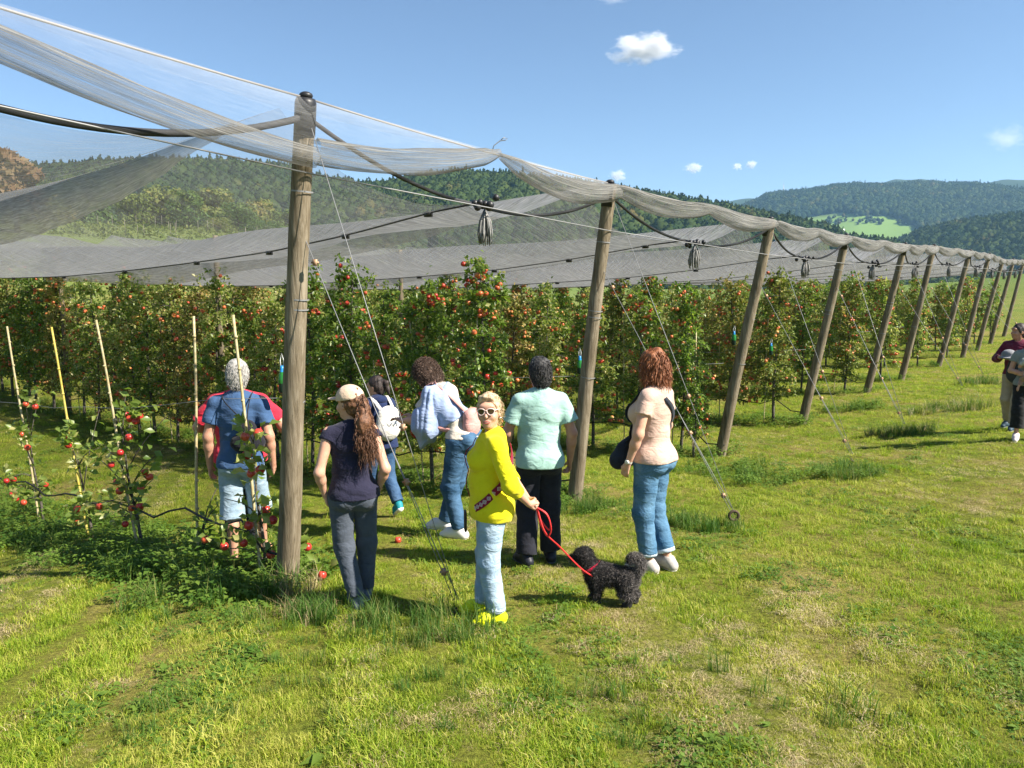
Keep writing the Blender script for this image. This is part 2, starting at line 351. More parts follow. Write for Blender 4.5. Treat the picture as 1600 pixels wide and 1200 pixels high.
def blades(n, h0, h1, spread, lean, wd, flat=0.0):
    mb = MB()
    for _ in range(n):
        a = rg.uniform(0, 6.283); r = spread * math.sqrt(rg.uniform()); x, y = r * math.cos(a), r * math.sin(a); h = rg.uniform(h0, h1)
        la = rg.uniform(0, 6.283); ll = rg.uniform(.15, 1.0) * lean; d = np.array([math.cos(la), math.sin(la), 0]); s = np.array([-math.sin(la), math.cos(la), 0]) * wd * rg.uniform(.7, 1.3)
        tw = rg.uniform(-.8, .8); s = s * math.cos(tw) + d * wd * math.sin(tw)
        up = np.array([0, 0, 1.0]); p0 = np.array([x, y, -.006]); p1 = p0 + (up * (1 - flat) + d * ll * .35) * h * .55; p2 = p0 + (up * (1 - flat) * (1 - .25 * ll) + d * ll) * h
        if flat: p0[2] = rg.uniform(0, .02); p1[2] = p0[2] + rg.uniform(0, .015); p2[2] = rg.uniform(0, .02)
        mb.add([p0 - s, p0 + s, p1 + s * .8, p1 - s * .8, p2], [(0, 1, 2, 3)], [(3, 2, 4)])
    return mb.mesh('tuft', False)
def leafy(n, r0, r1, ll, lw, h, rosette=False):
    mb = MB()
    for k in range(n):
        a = rg.uniform(0, 6.283); r = rg.uniform(r0, r1); c = np.array([math.cos(a), math.sin(a), 0.]); s = np.array([-math.sin(a), math.cos(a), 0.])
        L = ll * rg.uniform(.6, 1.2); W = lw * rg.uniform(.7, 1.2); z = h * rg.uniform(.3, 1.0); tilt = rg.uniform(-.3, .6)
        base = c * r + np.array([0, 0, z]) if not rosette else c * .008
        fw = c * math.cos(tilt) + np.array([0, 0, math.sin(tilt)]); mid = base + fw * L * .5 - np.array([0, 0, W * .15]); tip = base + fw * L + np.array([0, 0, -L * .25])
        q = base + fw * L * .45 + np.array([0, 0, W * .12])
        mb.add([base, q + s * W, mid, q - s * W, tip], None, [(0, 2, 1), (0, 3, 2), (2, 4, 1), (2, 3, 4)])
        if not rosette: mb.add([[c[0] * r * .3, c[1] * r * .3, 0], base + s * .0015, base - s * .0015], None, [(0, 1, 2)])
    return mb.mesh('leafy', False)
TUFTS = [(blades(24, .025, .055, .06, 1.0, .0016), G_GREEN), (blades(26, .018, .045, .065, 1.3, .0016), G_GREEN), (blades(22, .03, .065, .05, .9, .0018), G_GREEN),
         (blades(24, .018, .045, .06, 1.2, .0015), G_YEL), (blades(26, .05, .10, .07, 1.0, .0013, .9), G_STRAW), (blades(30, .04, .08, .08, 1.0, .0013, .9), G_STRAW),
         (leafy(9, .01, .06, .03, .011, .03), G_WEED), (leafy(8, .01, .05, .022, .012, .025), G_WEED), (leafy(8, .0, .02, .095, .015, .02, True), G_WEED),
         (blades(38, .12, .3, .09, .8, .003), G_TALL), (leafy(34, .02, .16, .06, .02, .2), G_WEED), (blades(16, .1, .28, .06, 1.0, .0018), G_STRAW), (leafy(26, .02, .14, .045, .018, .13), G_WEED)]
def lay(n_try, r0, r1, D0, az0=-47, az1=47):
    """random points in the sector, denser close by"""
    u = rg.uniform(0, 1, n_try); r = (r0 ** .7 + u * (r1 ** .7 - r0 ** .7)) ** (1 / .7); a = np.radians(rg.uniform(az0, az1, n_try)); return r * np.sin(a), r * np.cos(a), r
n = 150000; gx, gy, grr = lay(n, 2.0, 46, 0)
patch = .75 * wob(gx * .6 + 3, gy * .6, 1.0) + .5 * wob(gx * 2.1, gy * 2.1, 4.0) + .45 * wob(gx * 5.3, gy * 5.3, 6.0) + .4 * rg.normal(size=n)
clov = wob(gx * 1.5 - 5, gy * 1.5, 9.0) + .45 * rg.normal(size=n)
rowa = (gx - P1[0]) * U[0] + (gy - P1[1]) * U[1]; rowb = (gx - P1[0]) * RR[0] + (gy - P1[1]) * RR[1]
drow = np.min(np.abs(rowa[:, None] - np.array(POST_S[1:])[None]), 1)
ix = rg.randint(0, 3, n); ix = np.where(patch > .22, 3, ix); ix = np.where(patch > .58, rg.randint(3, 6, n), ix); ix = np.where((patch > 1.0), rg.randint(4, 6, n), ix)
ix = np.where((clov > .85) & (patch < .5), rg.randint(6, 8, n), ix); ix = np.where((clov > 1.1) & (rg.uniform(size=n) < .12), 8, ix)
strip = (rowb > -.15) & (drow < .55); ix = np.where(strip & (rg.uniform(size=n) < .38), np.where(rg.uniform(size=n) < .7, 12, 10), ix)
sc = rg.uniform(.7, 1.3, n) * np.clip(.85 + .5 * wob(gx * 4.2, gy * 4.2, 7.0) + .35 * wob(gx * 9.5, gy * 9.5, 3.0), .3, 1.6) * (1 + .35 * sstep((grr - 6) / 20)) * np.where(patch > .6, .8, 1.0)
sc = np.where((ix == 10) | (ix == 12), rg.uniform(.5, 1.25, n), sc)
keep = ~((wob(gx * 3.1, gy * 3.1, 5.0) > 1.25) & (rg.uniform(size=n) < .4)) & ~((ix >= 10) & (rg.uniform(size=n) < .25)) & ~((patch > 1.0) & (rg.uniform(size=n) < .35))
GP = np.stack([gx, gy, land_h(gx, gy)], 1)
rt = np.stack([rg.uniform(-.15, .15, n), rg.uniform(-.15, .15, n), rg.uniform(0, 6.283, n)], 1)
scatter('grass', GP[keep], rt[keep], np.repeat(sc[keep, None], 3, 1), ix[keep], TUFTS, 'mown sunlit meadow grass with dry straw patches and clover', 'grass')
# taller unmown clumps around posts, anchors and the young row
cl = []
def clump(px, py, rad, n, ids, s0=.7, s1=1.2, asp=1.0):
    c = on_ground(px, py)
    for _ in range(n):
        a = rg.uniform(0, 6.283); r = rad * math.sqrt(rg.uniform()); cl.append((c[0] + r * math.cos(a) * asp, c[1] + r * math.sin(a), rg.choice(ids), rg.uniform(s0, s1)))
clump(655, 985, .36, 55, [9, 9, 9, 0], .5, .95, 1.5); clump(500, 965, .25, 30, [9, 9, 11], .5, .95); clump(448, 925, .25, 34, [11, 11, 9, 5], .7, 1.25); clump(455, 950, .35, 26, [11, 5, 4], .6, 1.0)
clump(1110, 825, .3, 46, [9, 9, 9, 0], .5, .9, 1.5); clump(905, 795, .35, 44, [9, 9, 12], .5, .9, 1.2); clump(980, 800, .4, 40, [9, 12, 0], .5, .9, 1.4)
clump(1120, 735, .5, 40, [9, 12, 10], .5, 1.0, 1.6); clump(1240, 745, .6, 90, [12, 12, 9, 10], .5, 1.0, 1.9); clump(1330, 745, .35, 60, [9, 12, 9], .5, 1.0, 1.3)
clump(1330, 640, .5, 50, [10, 12, 9], .6, 1.2, 1.4); clump(1410, 680, .4, 60, [9, 9, 11], .6, 1.1, 1.6); clump(1480, 640, .5, 60, [9, 11, 9], .7, 1.3, 1.8); clump(1540, 600, .5, 50, [9, 11], .7, 1.3, 1.6)
clump(330, 925, .6, 95, [10, 12, 9, 12, 0], .6, 1.15, 1.3); clump(250, 890, .5, 75, [10, 12, 12, 9], .6, 1.2, 1.4); clump(60, 850, .5, 60, [12, 10, 9], .6, 1.1, 1.4); clump(150, 870, .45, 60, [10, 12, 12], .5, 1.0, 1.4)
clump(360, 970, .5, 60, [12, 8, 9, 6], .4, .8, 1.5); clump(590, 1030, .6, 60, [9, 0, 9, 8], .3, .55, 1.6); clump(420, 1040, .12, 5, [8], 1.2, 1.7); clump(530, 1175, .1, 4, [8], 1.2, 1.7)
clump(1040, 1090, .6, 40, [8, 9, 6], .4, .8, 1.6); clump(1350, 1150, .5, 22, [8, 8, 6], .4, .7, 1.4); clump(1090, 1180, .4, 12, [8, 6, 9], .4, .7, 1.4); clump(1530, 1130, .5, 30, [8, 9, 6], .5, .9, 1.4)
clump(620, 1120, .35, 26, [9, 8, 0], .3, .6, 1.4); clump(300, 1130, .3, 20, [9, 0, 8], .3, .6, 1.4)
for px, py in ((720, 1130), (820, 1110), (1260, 960), (1390, 1010), (640, 1140), (740, 1000), (900, 850)): clump(px, py, .16, 12, [4, 5, 5], .9, 1.4, 1.5)
cl = np.array(cl); CP = np.stack([cl[:, 0], cl[:, 1], land_h(cl[:, 0], cl[:, 1])], 1); m_ = len(cl)
scatter('tall_grass', CP, np.stack([rg.uniform(-.2, .2, m_), rg.uniform(-.2, .2, m_), rg.uniform(0, 6.28, m_)], 1), np.repeat(cl[:, 3:4], 3, 1), cl[:, 2].astype(int), [(a.copy(), b) for a, b in TUFTS],
        'taller unmown grass and weed clumps around posts, anchors and the young row', 'grass')

# ------------------------------------------------------------------ woods on the hills
def crown_lump(n, seed, conif=False):
    q = np.random.RandomState(seed); mb = MB(); m, k = 7, 9; V = []
    for i in range(m + 1):
        t = i / m
        for j in range(k):
            a = 6.283 * j / k + q.uniform(-.2, .2); rr = (math.sin(math.pi * min(1, .15 + t * .85)) ** .7 if not conif else (1 - t) * .62 + .02) * .5 * q.uniform(.75, 1.15)
            V.append((rr * math.cos(a), rr * math.sin(a), (t if not conif else t * 1.35) + q.uniform(-.04, .04)))
    mb.add(V, [(i * k + j, i * k + (j + 1) % k, (i + 1) * k + (j + 1) % k, (i + 1) * k + j) for i in range(m) for j in range(k)])
    V = np.array(V)
    for _ in range(n):
        p = V[q.randint(len(V))] * q.uniform(.85, 1.08); e = q.normal(size=3); e /= np.linalg.norm(e); f = np.cross(e, q.normal(size=3)); f /= np.linalg.norm(f); s = q.uniform(.05, .11)
        mb.add([p + e * s, p + f * s, p - e * s * .6], None, [(0, 1, 2)])
    return mb.mesh('crown_lump', False)
W1 = leaf_mat('wood_leaf', (.02, .04, .012), (.048, .068, .018), (.1, .08, .028), nscale=.012, trans=.12, fine=.1, rough=.9, spec=.05, ob=.16)
W2 = leaf_mat('wood_dark_leaf', (.016, .034, .012), (.036, .056, .018), nscale=.012, trans=.08, fine=.1, rough=.9, spec=.05, ob=.16)
LUMPS = [(crown_lump(150, 1), W1), (crown_lump(150, 2), W1), (crown_lump(150, 3), W2), (crown_lump(90, 4, True), W2)]
def forest(name, az0, az1, r0, r1, n, s0, s1, label, conif=.05, seed=0, skip=True):
    q = np.random.RandomState(seed + 40); az = q.uniform(az0, az1, n); r = np.sqrt(q.uniform(r0 ** 2, r1 ** 2, n)); x = r * np.sin(az); y = r * np.cos(az); z = land_h(x, y)
    px, py = pix(x, y, z + s0 * .4); k = (px > -500) & (px < 2100)
    if skip: k &= ~in_poly(px, py, MEADOW)
    x, y, z = x[k], y[k], z[k]; n = len(x); s = q.uniform(s0, s1, n); ixs = np.where(q.uniform(size=n) < conif, 3, q.randint(0, 3, n))
    scatter(name, np.stack([x, y, z - s * .12], 1), np.stack([0 * x, 0 * x, q.uniform(0, 6.28, n)], 1), np.stack([s * .95, s * .95, s], 1), ixs, [(a.copy(), b) for a, b in LUMPS], label, 'forest')
forest('forest', -.95, .56, 520, 960, 9000, 13, 20, 'wooded hill behind the nets on the left', .01, 1)
forest('forest', .36, .85, 950, 1420, 6000, 13, 20, 'hazy wood on the lower slope below the meadow at the right', .03, 2, False)
forest('forest', .2, .85, 1650, 2800, 17000, 16, 24, 'long wooded hill around the bright meadow at the right', .02, 3)
# scattered orchard trees on the far meadow
q = np.random.RandomState(5); sp = []
for _ in range(4000):
    az = q.uniform(.36, .52); r = q.uniform(1500, 2500); x, y = r * math.sin(az), r * math.cos(az); z = gz(x, y) if len(sp) < 46 else 0
    px, py = pix(x, y, z)
    if 1290 < px < 1420 and 338 < py < 352 and in_poly(np.array([px]), np.array([py]), MEADOW)[0]: sp.append((x, y, z, q.uniform(6, 10)))
    if len(sp) >= 40: break
sp = np.array(sp); n = len(sp)
scatter('far_trees', sp[:, :3], np.stack([0 * sp[:, 0], 0 * sp[:, 0], q.uniform(0, 6, n)], 1), np.repeat(sp[:, 3:4], 3, 1), q.randint(0, 3, n), [(a.copy(), b) for a, b in LUMPS], 'scattered small trees on the distant meadow', 'trees')
# farm buildings on the meadow
def house(px, py, r, w, d, h, label, wallc, roofc, rz):
    dd = ray(px, py); az = math.atan2(dd[0], dd[1]); x, y = r * math.sin(az), r * math.cos(az); z = gz(x, y)
    t = thing('farm_building', label, 'building', (x, y, z - 1), rz=rz)
    mb = MB(); mb.box((0, 0, h / 2 + .5), (w, d, h + 1)); link('wall', mb.mesh('wall', False), material('farm_wall_' + wallc, {'w': (.62, .6, .55), 'b': (.3, .22, .16)}[wallc]), t)
    mb = MB(); k = 1.5; V = [(-w / 2 - k, -d / 2 - k, h + .8), (w / 2 + k, -d / 2 - k, h + .8), (w / 2 + k, d / 2 + k, h + .8), (-w / 2 - k, d / 2 + k, h + .8), (-w / 2 - k, 0, h + 1 + d * .32), (w / 2 + k, 0, h + 1 + d * .32)]
    mb.add(V, [(0, 1, 5, 4), (2, 3, 4, 5), (0, 3, 2, 1)], [(0, 4, 3), (1, 2, 5)]); link('roof', mb.mesh('roof', False), material('farm_roof_' + roofc, {'r': (.3, .13, .09), 'g': (.3, .3, .31), 'w': (.55, .55, .55)}[roofc]), t)
    mb = MB(); mb.box((0, -d / 2 - .06, h * .5 + 1), (w * .25, .1, h * .4)); link('door', mb.mesh('door', False), material('farm_door', (.09, .07, .06)), t)
house(1307, 355, 2050, 34, 14, 5, 'long low pale-roofed barn on the distant meadow', 'w', 'w', -.3)
house(1320, 358, 2000, 14, 10, 5, 'small white farmhouse beside the long pale barn', 'w', 'g', .2)
house(1437, 356, 1900, 20, 13, 6, 'red-roofed farmhouse below the wood at the meadow edge', 'w', 'r', .4)
house(1425, 360, 1880, 14, 10, 4, 'white shed at the lower right corner of the meadow', 'w', 'w', -.2)
house(1452, 361, 1870, 16, 10, 5, 'brown barn with red roof nearest the hazy wood', 'b', 'r', -.4)
# radio mast
p = np.array(ray(1224, 301)); az = math.atan2(p[0], p[1]); r = 2680; x, y = r * math.sin(az), r * math.cos(az)
mb = MB()
for sx, sy in ((-1, -1), (1, -1), (0, 1)): mb.tube([(sx * 2.2, sy * 2.2, -5), (sx * .5, sy * .5, 46)], .45, 4)
for k in range(9): mb.box((0, 0, 4 + k * 5), (3.4 - k * .32, 3.4 - k * .32, .35))
mb.tube([(0, 0, 44), (0, 0, 56)], .3, 4)
tag(link('radio_mast', mb.mesh('mast', False), material('mast_steel', (.35, .35, .36), rough=.5, metal=.5), loc=(x, y, gz(x, y))), 'thin lattice radio mast on the skyline of the right hill', 'mast')

# ------------------------------------------------------------------ clouds (real volumes, beyond the haze)
def cloud_mat(dens):
    m = bpy.data.materials.new('cloud_vapour'); m.use_nodes = True; N = NT(m); t = m.node_tree; t.nodes.remove(t.nodes['Principled BSDF'])
    v = N.n('VolumePrincipled'); v.inputs['Color'].default_value = (1, 1, 1, 1); v.inputs['Anisotropy'].default_value = .0
    tc = N.n('TexCoord'); no = N.n('TexNoise', i_Scale=2.6, i_Detail=5, i_Roughness=.6)
    oi = N.n('ObjectInfo'); va = N.n('VectorMath', operation='ADD'); N.l(tc.outputs['Object'], va.inputs[0]); sc_ = N.n('VectorMath', operation='SCALE'); N.l(oi.outputs['Location'], sc_.inputs[0]); sc_.inputs['Scale'].default_value = .013; N.l(sc_.outputs[0], va.inputs[1]); N.l(va.outputs[0], no.inputs['Vector'])
    ln = N.n('VectorMath', operation='LENGTH'); N.l(tc.outputs['Object'], ln.inputs[0])
    a = N.n('Math', operation='MULTIPLY_ADD', i_1=1.9); N.l(no.outputs[0], a.inputs[0]); sb = N.n('Math', operation='MULTIPLY', i_1=-1.15); N.l(ln.outputs['Value'], sb.inputs[0]); N.l(sb.outputs[0], a.inputs[2])
    s2 = N.n('Math', operation='SUBTRACT', i_1=.32); N.l(a.outputs[0], s2.inputs[0]); mu = N.n('Math', operation='MULTIPLY', i_1=dens, use_clamp=False); mx = N.n('Math', operation='MAXIMUM', i_1=0.0); N.l(s2.outputs[0], mx.inputs[0]); N.l(mx.outputs[0], mu.inputs[0])
    N.l(mu.outputs[0], v.inputs['Density']); N.l(v.outputs[0], t.nodes['Material Output'].inputs['Volume'])
    return m
for px, py, wpx, hpx, lab in ((1003, 77, 132, 50, 'largest white cloud puff high in the middle of the sky'), (966, 275, 34, 22, 'small cloud just above the second leaning post'), (1084, 263, 34, 20, 'small cloud left of the pair over the far hills'),
                              (1152, 260, 20, 13, 'left one of the tiny pair of clouds over the hills'), (1174, 257, 22, 15, 'right one of the tiny pair of clouds over the hills'), (958, -6, 80, 24, 'cloud wisp cut by the top edge of the picture'), (1575, 215, 90, 46, 'faint cloud wisp at the right edge of the sky')):
    D = 7200.0; c = at(px, py, D); k = D / FPX
    mb = MB(); mb.ball((0, 0, 0), 1.0, 16, 10); o = link('cloud', mb.mesh('cloud'), cloud_mat(((14.0 if wpx > 60 else 6.0) if px < 1500 and py > 0 else 1.1) / (wpx * .5 * k)), loc=c); o.scale = (wpx * .62 * k, wpx * .5 * k, hpx * .68 * k)
    tag(o, lab, 'cloud', 'small clouds')
# ------------------------------------------------------------------ mid-distance trees on the slope at the left
q = np.random.RandomState(21)
BARK = material('tree_bark', (.07, .055, .04), (.15, .12, .09), 30, .9, .5, 60)
TL1 = leaf_mat('tree_leaf_green', (.05, .1, .018), (.1, .15, .028), (.15, .17, .04), nscale=.35, trans=.25, fine=.3)
TL2 = leaf_mat('tree_leaf_olive', (.09, .125, .022), (.15, .17, .035), (.22, .18, .05), nscale=.35, trans=.25, fine=.3)
TL3 = leaf_mat('tree_leaf_russet', (.11, .06, .03), (.2, .12, .06), (.24, .17, .09), nscale=.35, trans=.25, fine=.3)
def big_tree(px, pytop, pybase, wpx, Y, lm, label, leaf=.32):
    b = at(px, pybase, Y); t_ = at(px, pytop, Y); x, y = b[0], b[1]; z = gz(x, y); H = t_[2] - z; W = wpx * 1.15 / FPX * Y
    t = thing('broadleaf_tree', label, 'tree', (x, y, z), 'trees on the slope behind the nets')
    mb = MB(); mb.tube([(0, 0, -.4), (.1, 0, H * .3), (-.1, .1, H * .7)], [H * .035, H * .025, H * .01], 7)
    cen = []
    for _ in range(26):
        a = q.uniform(0, 6.28); hh = q.uniform(.22, .9); rr = W * .5 * math.sin(math.pi * min(1, .12 + hh * .86)) ** .6 * q.uniform(.35, .85); c = np.array([rr * math.cos(a), rr * math.sin(a), H * hh]); cen.append(c)
        mb.tube([(0, 0, H * hh * .55), c * [.5, .5, .85], c], [H * .012, H * .008, H * .003], 4)
    link('trunk', mb.mesh('trunk'), BARK, t)
    n = 4200; ci = q.randint(0, len(cen), n); C = np.array(cen)[ci]; d = q.normal(size=(n, 3)); d /= np.linalg.norm(d, axis=1)[:, None]
    P = C + d * (W * .19) * q.uniform(.4, 1.05, n)[:, None] * [1, 1, .8]; P[:, 2] = np.clip(P[:, 2], H * .1, H)
    e = q.normal(size=(n, 3)); e /= np.linalg.norm(e, axis=1)[:, None]; f = np.cross(e, d); s = leaf * q.uniform(.6, 1.4, n)[:, None] * H / 9
    V = np.stack([P - e * s, P + f * s * .7, P + e * s, P - f * s * .7], 1).reshape(-1, 3); Fq = np.arange(4 * n).reshape(-1, 4)
    link('crown', mesh_np('crown', V, Fq, False), lm, t)
for a in ((22, 222, 300, 70, 95, TL3, 'rounded russet tree at the far left edge behind the net'), (215, 305, 350, 75, 150, TL2, 'leftmost olive tree above the young plantation'), (262, 288, 352, 80, 155, TL2, 'tall olive tree with rounded top, second from the left on the slope'),
          (292, 300, 358, 60, 140, TL1, 'dark green tree between the tall olive tree and the broad tree'), (330, 296, 356, 78, 160, TL2, 'broad pale green tree in the middle of the slope group'), (372, 318, 362, 66, 140, TL1, 'low dark tree in front of the olive pair'),
          (404, 310, 364, 70, 165, TL2, 'rounded olive tree left of the nearest leaning post'), (448, 326, 368, 44, 150, TL1, 'small green tree just left of the nearest leaning post'), (345, 340, 366, 50, 120, TL2, 'small bushy tree lowest on the slope'),
          (415, 345, 372, 60, 115, TL1, 'low wide shrub tree right of the bushy tree'), (150, 318, 346, 60, 170, TL1, 'distant dark tree behind the folded net at the left'), (60, 300, 345, 90, 180, TL2, 'broad tree behind the folded net near the left edge')):
    big_tree(*a)
# young plantation on the slope: thin stakes with saplings, reads as one mass
mb = MB()
for k in range(26):
    Y = q.uniform(100, 125); px = q.uniform(120, 470); d = ray(px, 350); x = d[0] / d[1] * Y; z = gz(x, Y); h = q.uniform(1.4, 2.2)
    mb.tube([(x, Y, z - .1), (x, Y, z + h)], .03, 4)
o = link('plantation_stakes', mb.mesh('stakes'), material('stake_pale', (.2, .18, .14))); o['kind'] = 'stuff'; o['label'] = 'pale stakes of a young plantation on the left slope'; o['category'] = 'stakes'
mb = MB()
for k in range(3500):
    Y = q.uniform(95, 125); px = q.uniform(60, 480); d = ray(px, 350); x = d[0] / d[1] * Y; z = gz(x, Y); s = q.uniform(.08, .2); c = np.array([x, Y, z + q.uniform(.05, .8) * q.uniform()]); e = q.normal(size=3) * s; f = q.normal(size=3) * s
    mb.add([c - e, c + f, c + e, c - f], [(0, 1, 2, 3)])
o = link('saplings', mb.mesh('saplings', False), TL2); o['kind'] = 'stuff'; o['label'] = 'low green saplings of the plantation on the left slope'; o['category'] = 'saplings'

# ------------------------------------------------------------------ end posts
def wood_mat(name, c1, c2, c3):
    m = bpy.data.materials.new(name); m.use_nodes = True; N = NT(m); b = m.node_tree.nodes['Principled BSDF']; b.inputs['Roughness'].default_value = .85; b.inputs['Specular IOR Level'].default_value = .2
    tc = N.n('TexCoord'); mp = N.n('Mapping'); mp.inputs['Scale'].default_value = (22, 22, 1.1); N.l(tc.outputs['Object'], mp.inputs[0])
    n1 = N.n('TexNoise', i_Scale=1.6, i_Detail=7, i_Roughness=.7, i_Distortion=.6); N.l(mp.outputs[0], n1.inputs[0])
    n2 = N.n('TexNoise', i_Scale=2.2, i_Detail=3); N.l(tc.outputs['Object'], n2.inputs[0])
    ad = N.n('Math', operation='MULTIPLY_ADD', i_1=.5); N.l(n2.outputs[0], ad.inputs[0]); N.l(n1.outputs[0], ad.inputs[2])
    c = ramp(N, ad.outputs[0], [(.5, c1), (.72, c2), (.92, c3)]); N.l(c, b.inputs['Base Color'])
    bp = N.n('Bump', i_Strength=.8, i_Distance=.012); N.l(n1.outputs[0], bp.inputs['Height']); N.l(bp.outputs[0], b.inputs['Normal']); return m
POSTM = wood_mat('weathered_post', (.05, .038, .022), (.15, .12, .078), (.25, .21, .15))
BLACK = material('black_plastic', (.018, .018, .02), rough=.45, spec=.4)
WIRE = material('galvanised_wire', (.24, .24, .24), rough=.55, metal=.3)
CABLE = material('white_cable', (.22, .21, .2), rough=.5)
ROPE = material('dark_rope', (.02, .021, .023), (.06, .06, .062), 40, .8, stretch=(3, 3, 30))
CLAMP = material('rusty_clamp', (.3, .13, .06), (.4, .3, .2), 60, .6, metal=.4)
def post_pts(i):
    s = POST_S[i]; b = ab(s, 0); z = gz(b[0], b[1]); H = [4.0, 3.95, 3.96, 4.0, 3.98, 3.85, 4.0, 4.05, 4.1, 3.95, 3.95, 3.9][i]; ln = [.6, .5, .48, .72, .7, .7, .65, .74, .68, .68, .66, .6][i]
    t = b - RR * ln; return np.array([b[0], b[1], z]), np.array([t[0], t[1], z + H])
POSTS = [post_pts(i) for i in range(len(POST_S))]
PNAME = ['', 'nearest leaning end post with thick weathered trunk', 'second leaning end post behind the man in the green shirt', 'third leaning end post right of the woman in peach', 'fourth leaning end post along the headland', 'fifth leaning end post along the headland',
         'sixth leaning end post along the headland', 'seventh leaning end post along the headland', 'eighth leaning end post along the headland', 'ninth leaning end post along the headland', 'tenth leaning end post, almost at the far corner', 'eleventh leaning end post at the far corner']
for i, (b, tp) in enumerate(POSTS):
    if i == 0: continue
    t = thing('wooden_post', PNAME[i], 'post', b, 'leaning end posts')
    d = tp - b; n = 26; mb = MB(); prt = np.random.RandomState(i + 60)
    ks = np.linspace(-.06, 1, n); P = d[None] * ks[:, None] + np.stack([.012 * np.sin(ks * 5 + i), .012 * np.cos(ks * 4 + i * 2), 0 * ks], 1); P[0] = d * -.06
    rr_ = np.interp(ks, [-.06, .3, 1], [.098, .09, .076]) * prt.uniform(.975, 1.03, n); mb.tube(P, rr_, 16)
    link('shaft', mb.mesh('shaft'), POSTM, t)
    mb = MB(); u = d / np.linalg.norm(d); mb.tube([d - u * .26, d - u * .02, d + u * .012], [.081, .081, .07], 14); mb.ball(d + u * .03, .045, 10, 6, (1.2, 1.2, .7)); link('cap', mb.mesh('cap'), BLACK, t)
    for kk in (.41, .6, .62, .83):
        p_ = d * kk; mb = MB(); mb.tube([p_ - u * .006, p_ + u * .006], [.0955 - .018 * kk + .004] * 2, 14, False); link('wire_band', mb.mesh('band'), WIRE, t)

# ------------------------------------------------------------------ guy wires with anchors
ANCH = {1: (712, 962), 2: (1146, 822), 3: (1330, 722), 4: (1412, 672), 5: (1503, 610), 6: (1535, 590)}
for i in range(1, 8):
    b, tp = POSTS[i]
    if i in ANCH: a = on_ground(*ANCH[i])
    else: q2 = b[:2] - RR * 3.0; a = np.array([q2[0], q2[1], gz(*q2)])
    t = thing('guy_wire', 'pair of steel guy wires bracing the %s leaning post' % ['', 'nearest', 'second', 'third', 'fourth', 'fifth', 'sixth', 'seventh'][i], 'wire', a, 'guy wires of the end posts')
    o0 = a + [0, 0, .12]; m1 = b + (tp - b) * .76; m2 = b + (tp - b) * .985
    for k, e in enumerate((m1, m2)):
        off = np.array([.012, .004, 0]) * (1 if k else -1)
        mb = MB(); mb.tube([o0 - a + off, e - a], .0032 if i < 4 else .0045, 6); link('strand', mb.mesh('strand'), WIRE, t)
        if k == 0: mb = MB(); mb.tube([o0 - a - off * 2, o0 - a + (e - o0) * .45 + off], .0035, 6); link('strand', mb.mesh('strand'), WIRE, t)
    for k in (.07, .3, .34, .9):
        e = m1 if k != .34 else m2; c = o0 + (e - o0) * k - a; mb = MB(); mb.box(c, (.035, .022, .05)); mb.tube([c - [.03, 0, 0], c + [.03, 0, 0]], .009, 6); link('clamp', mb.mesh('clamp', False), CLAMP, t)
    mb = MB(); mb.tube([(0, 0, -.3), (0, 0, .06)], .012, 8); mb.torus((0, 0, .115 if i == 2 else -.03), .05, .016, 'Y'); link('anchor_ring', mb.mesh('ring'), material('rusty_iron', (.06, .045, .035), (.13, .09, .06), 60, .8, metal=.5), t)

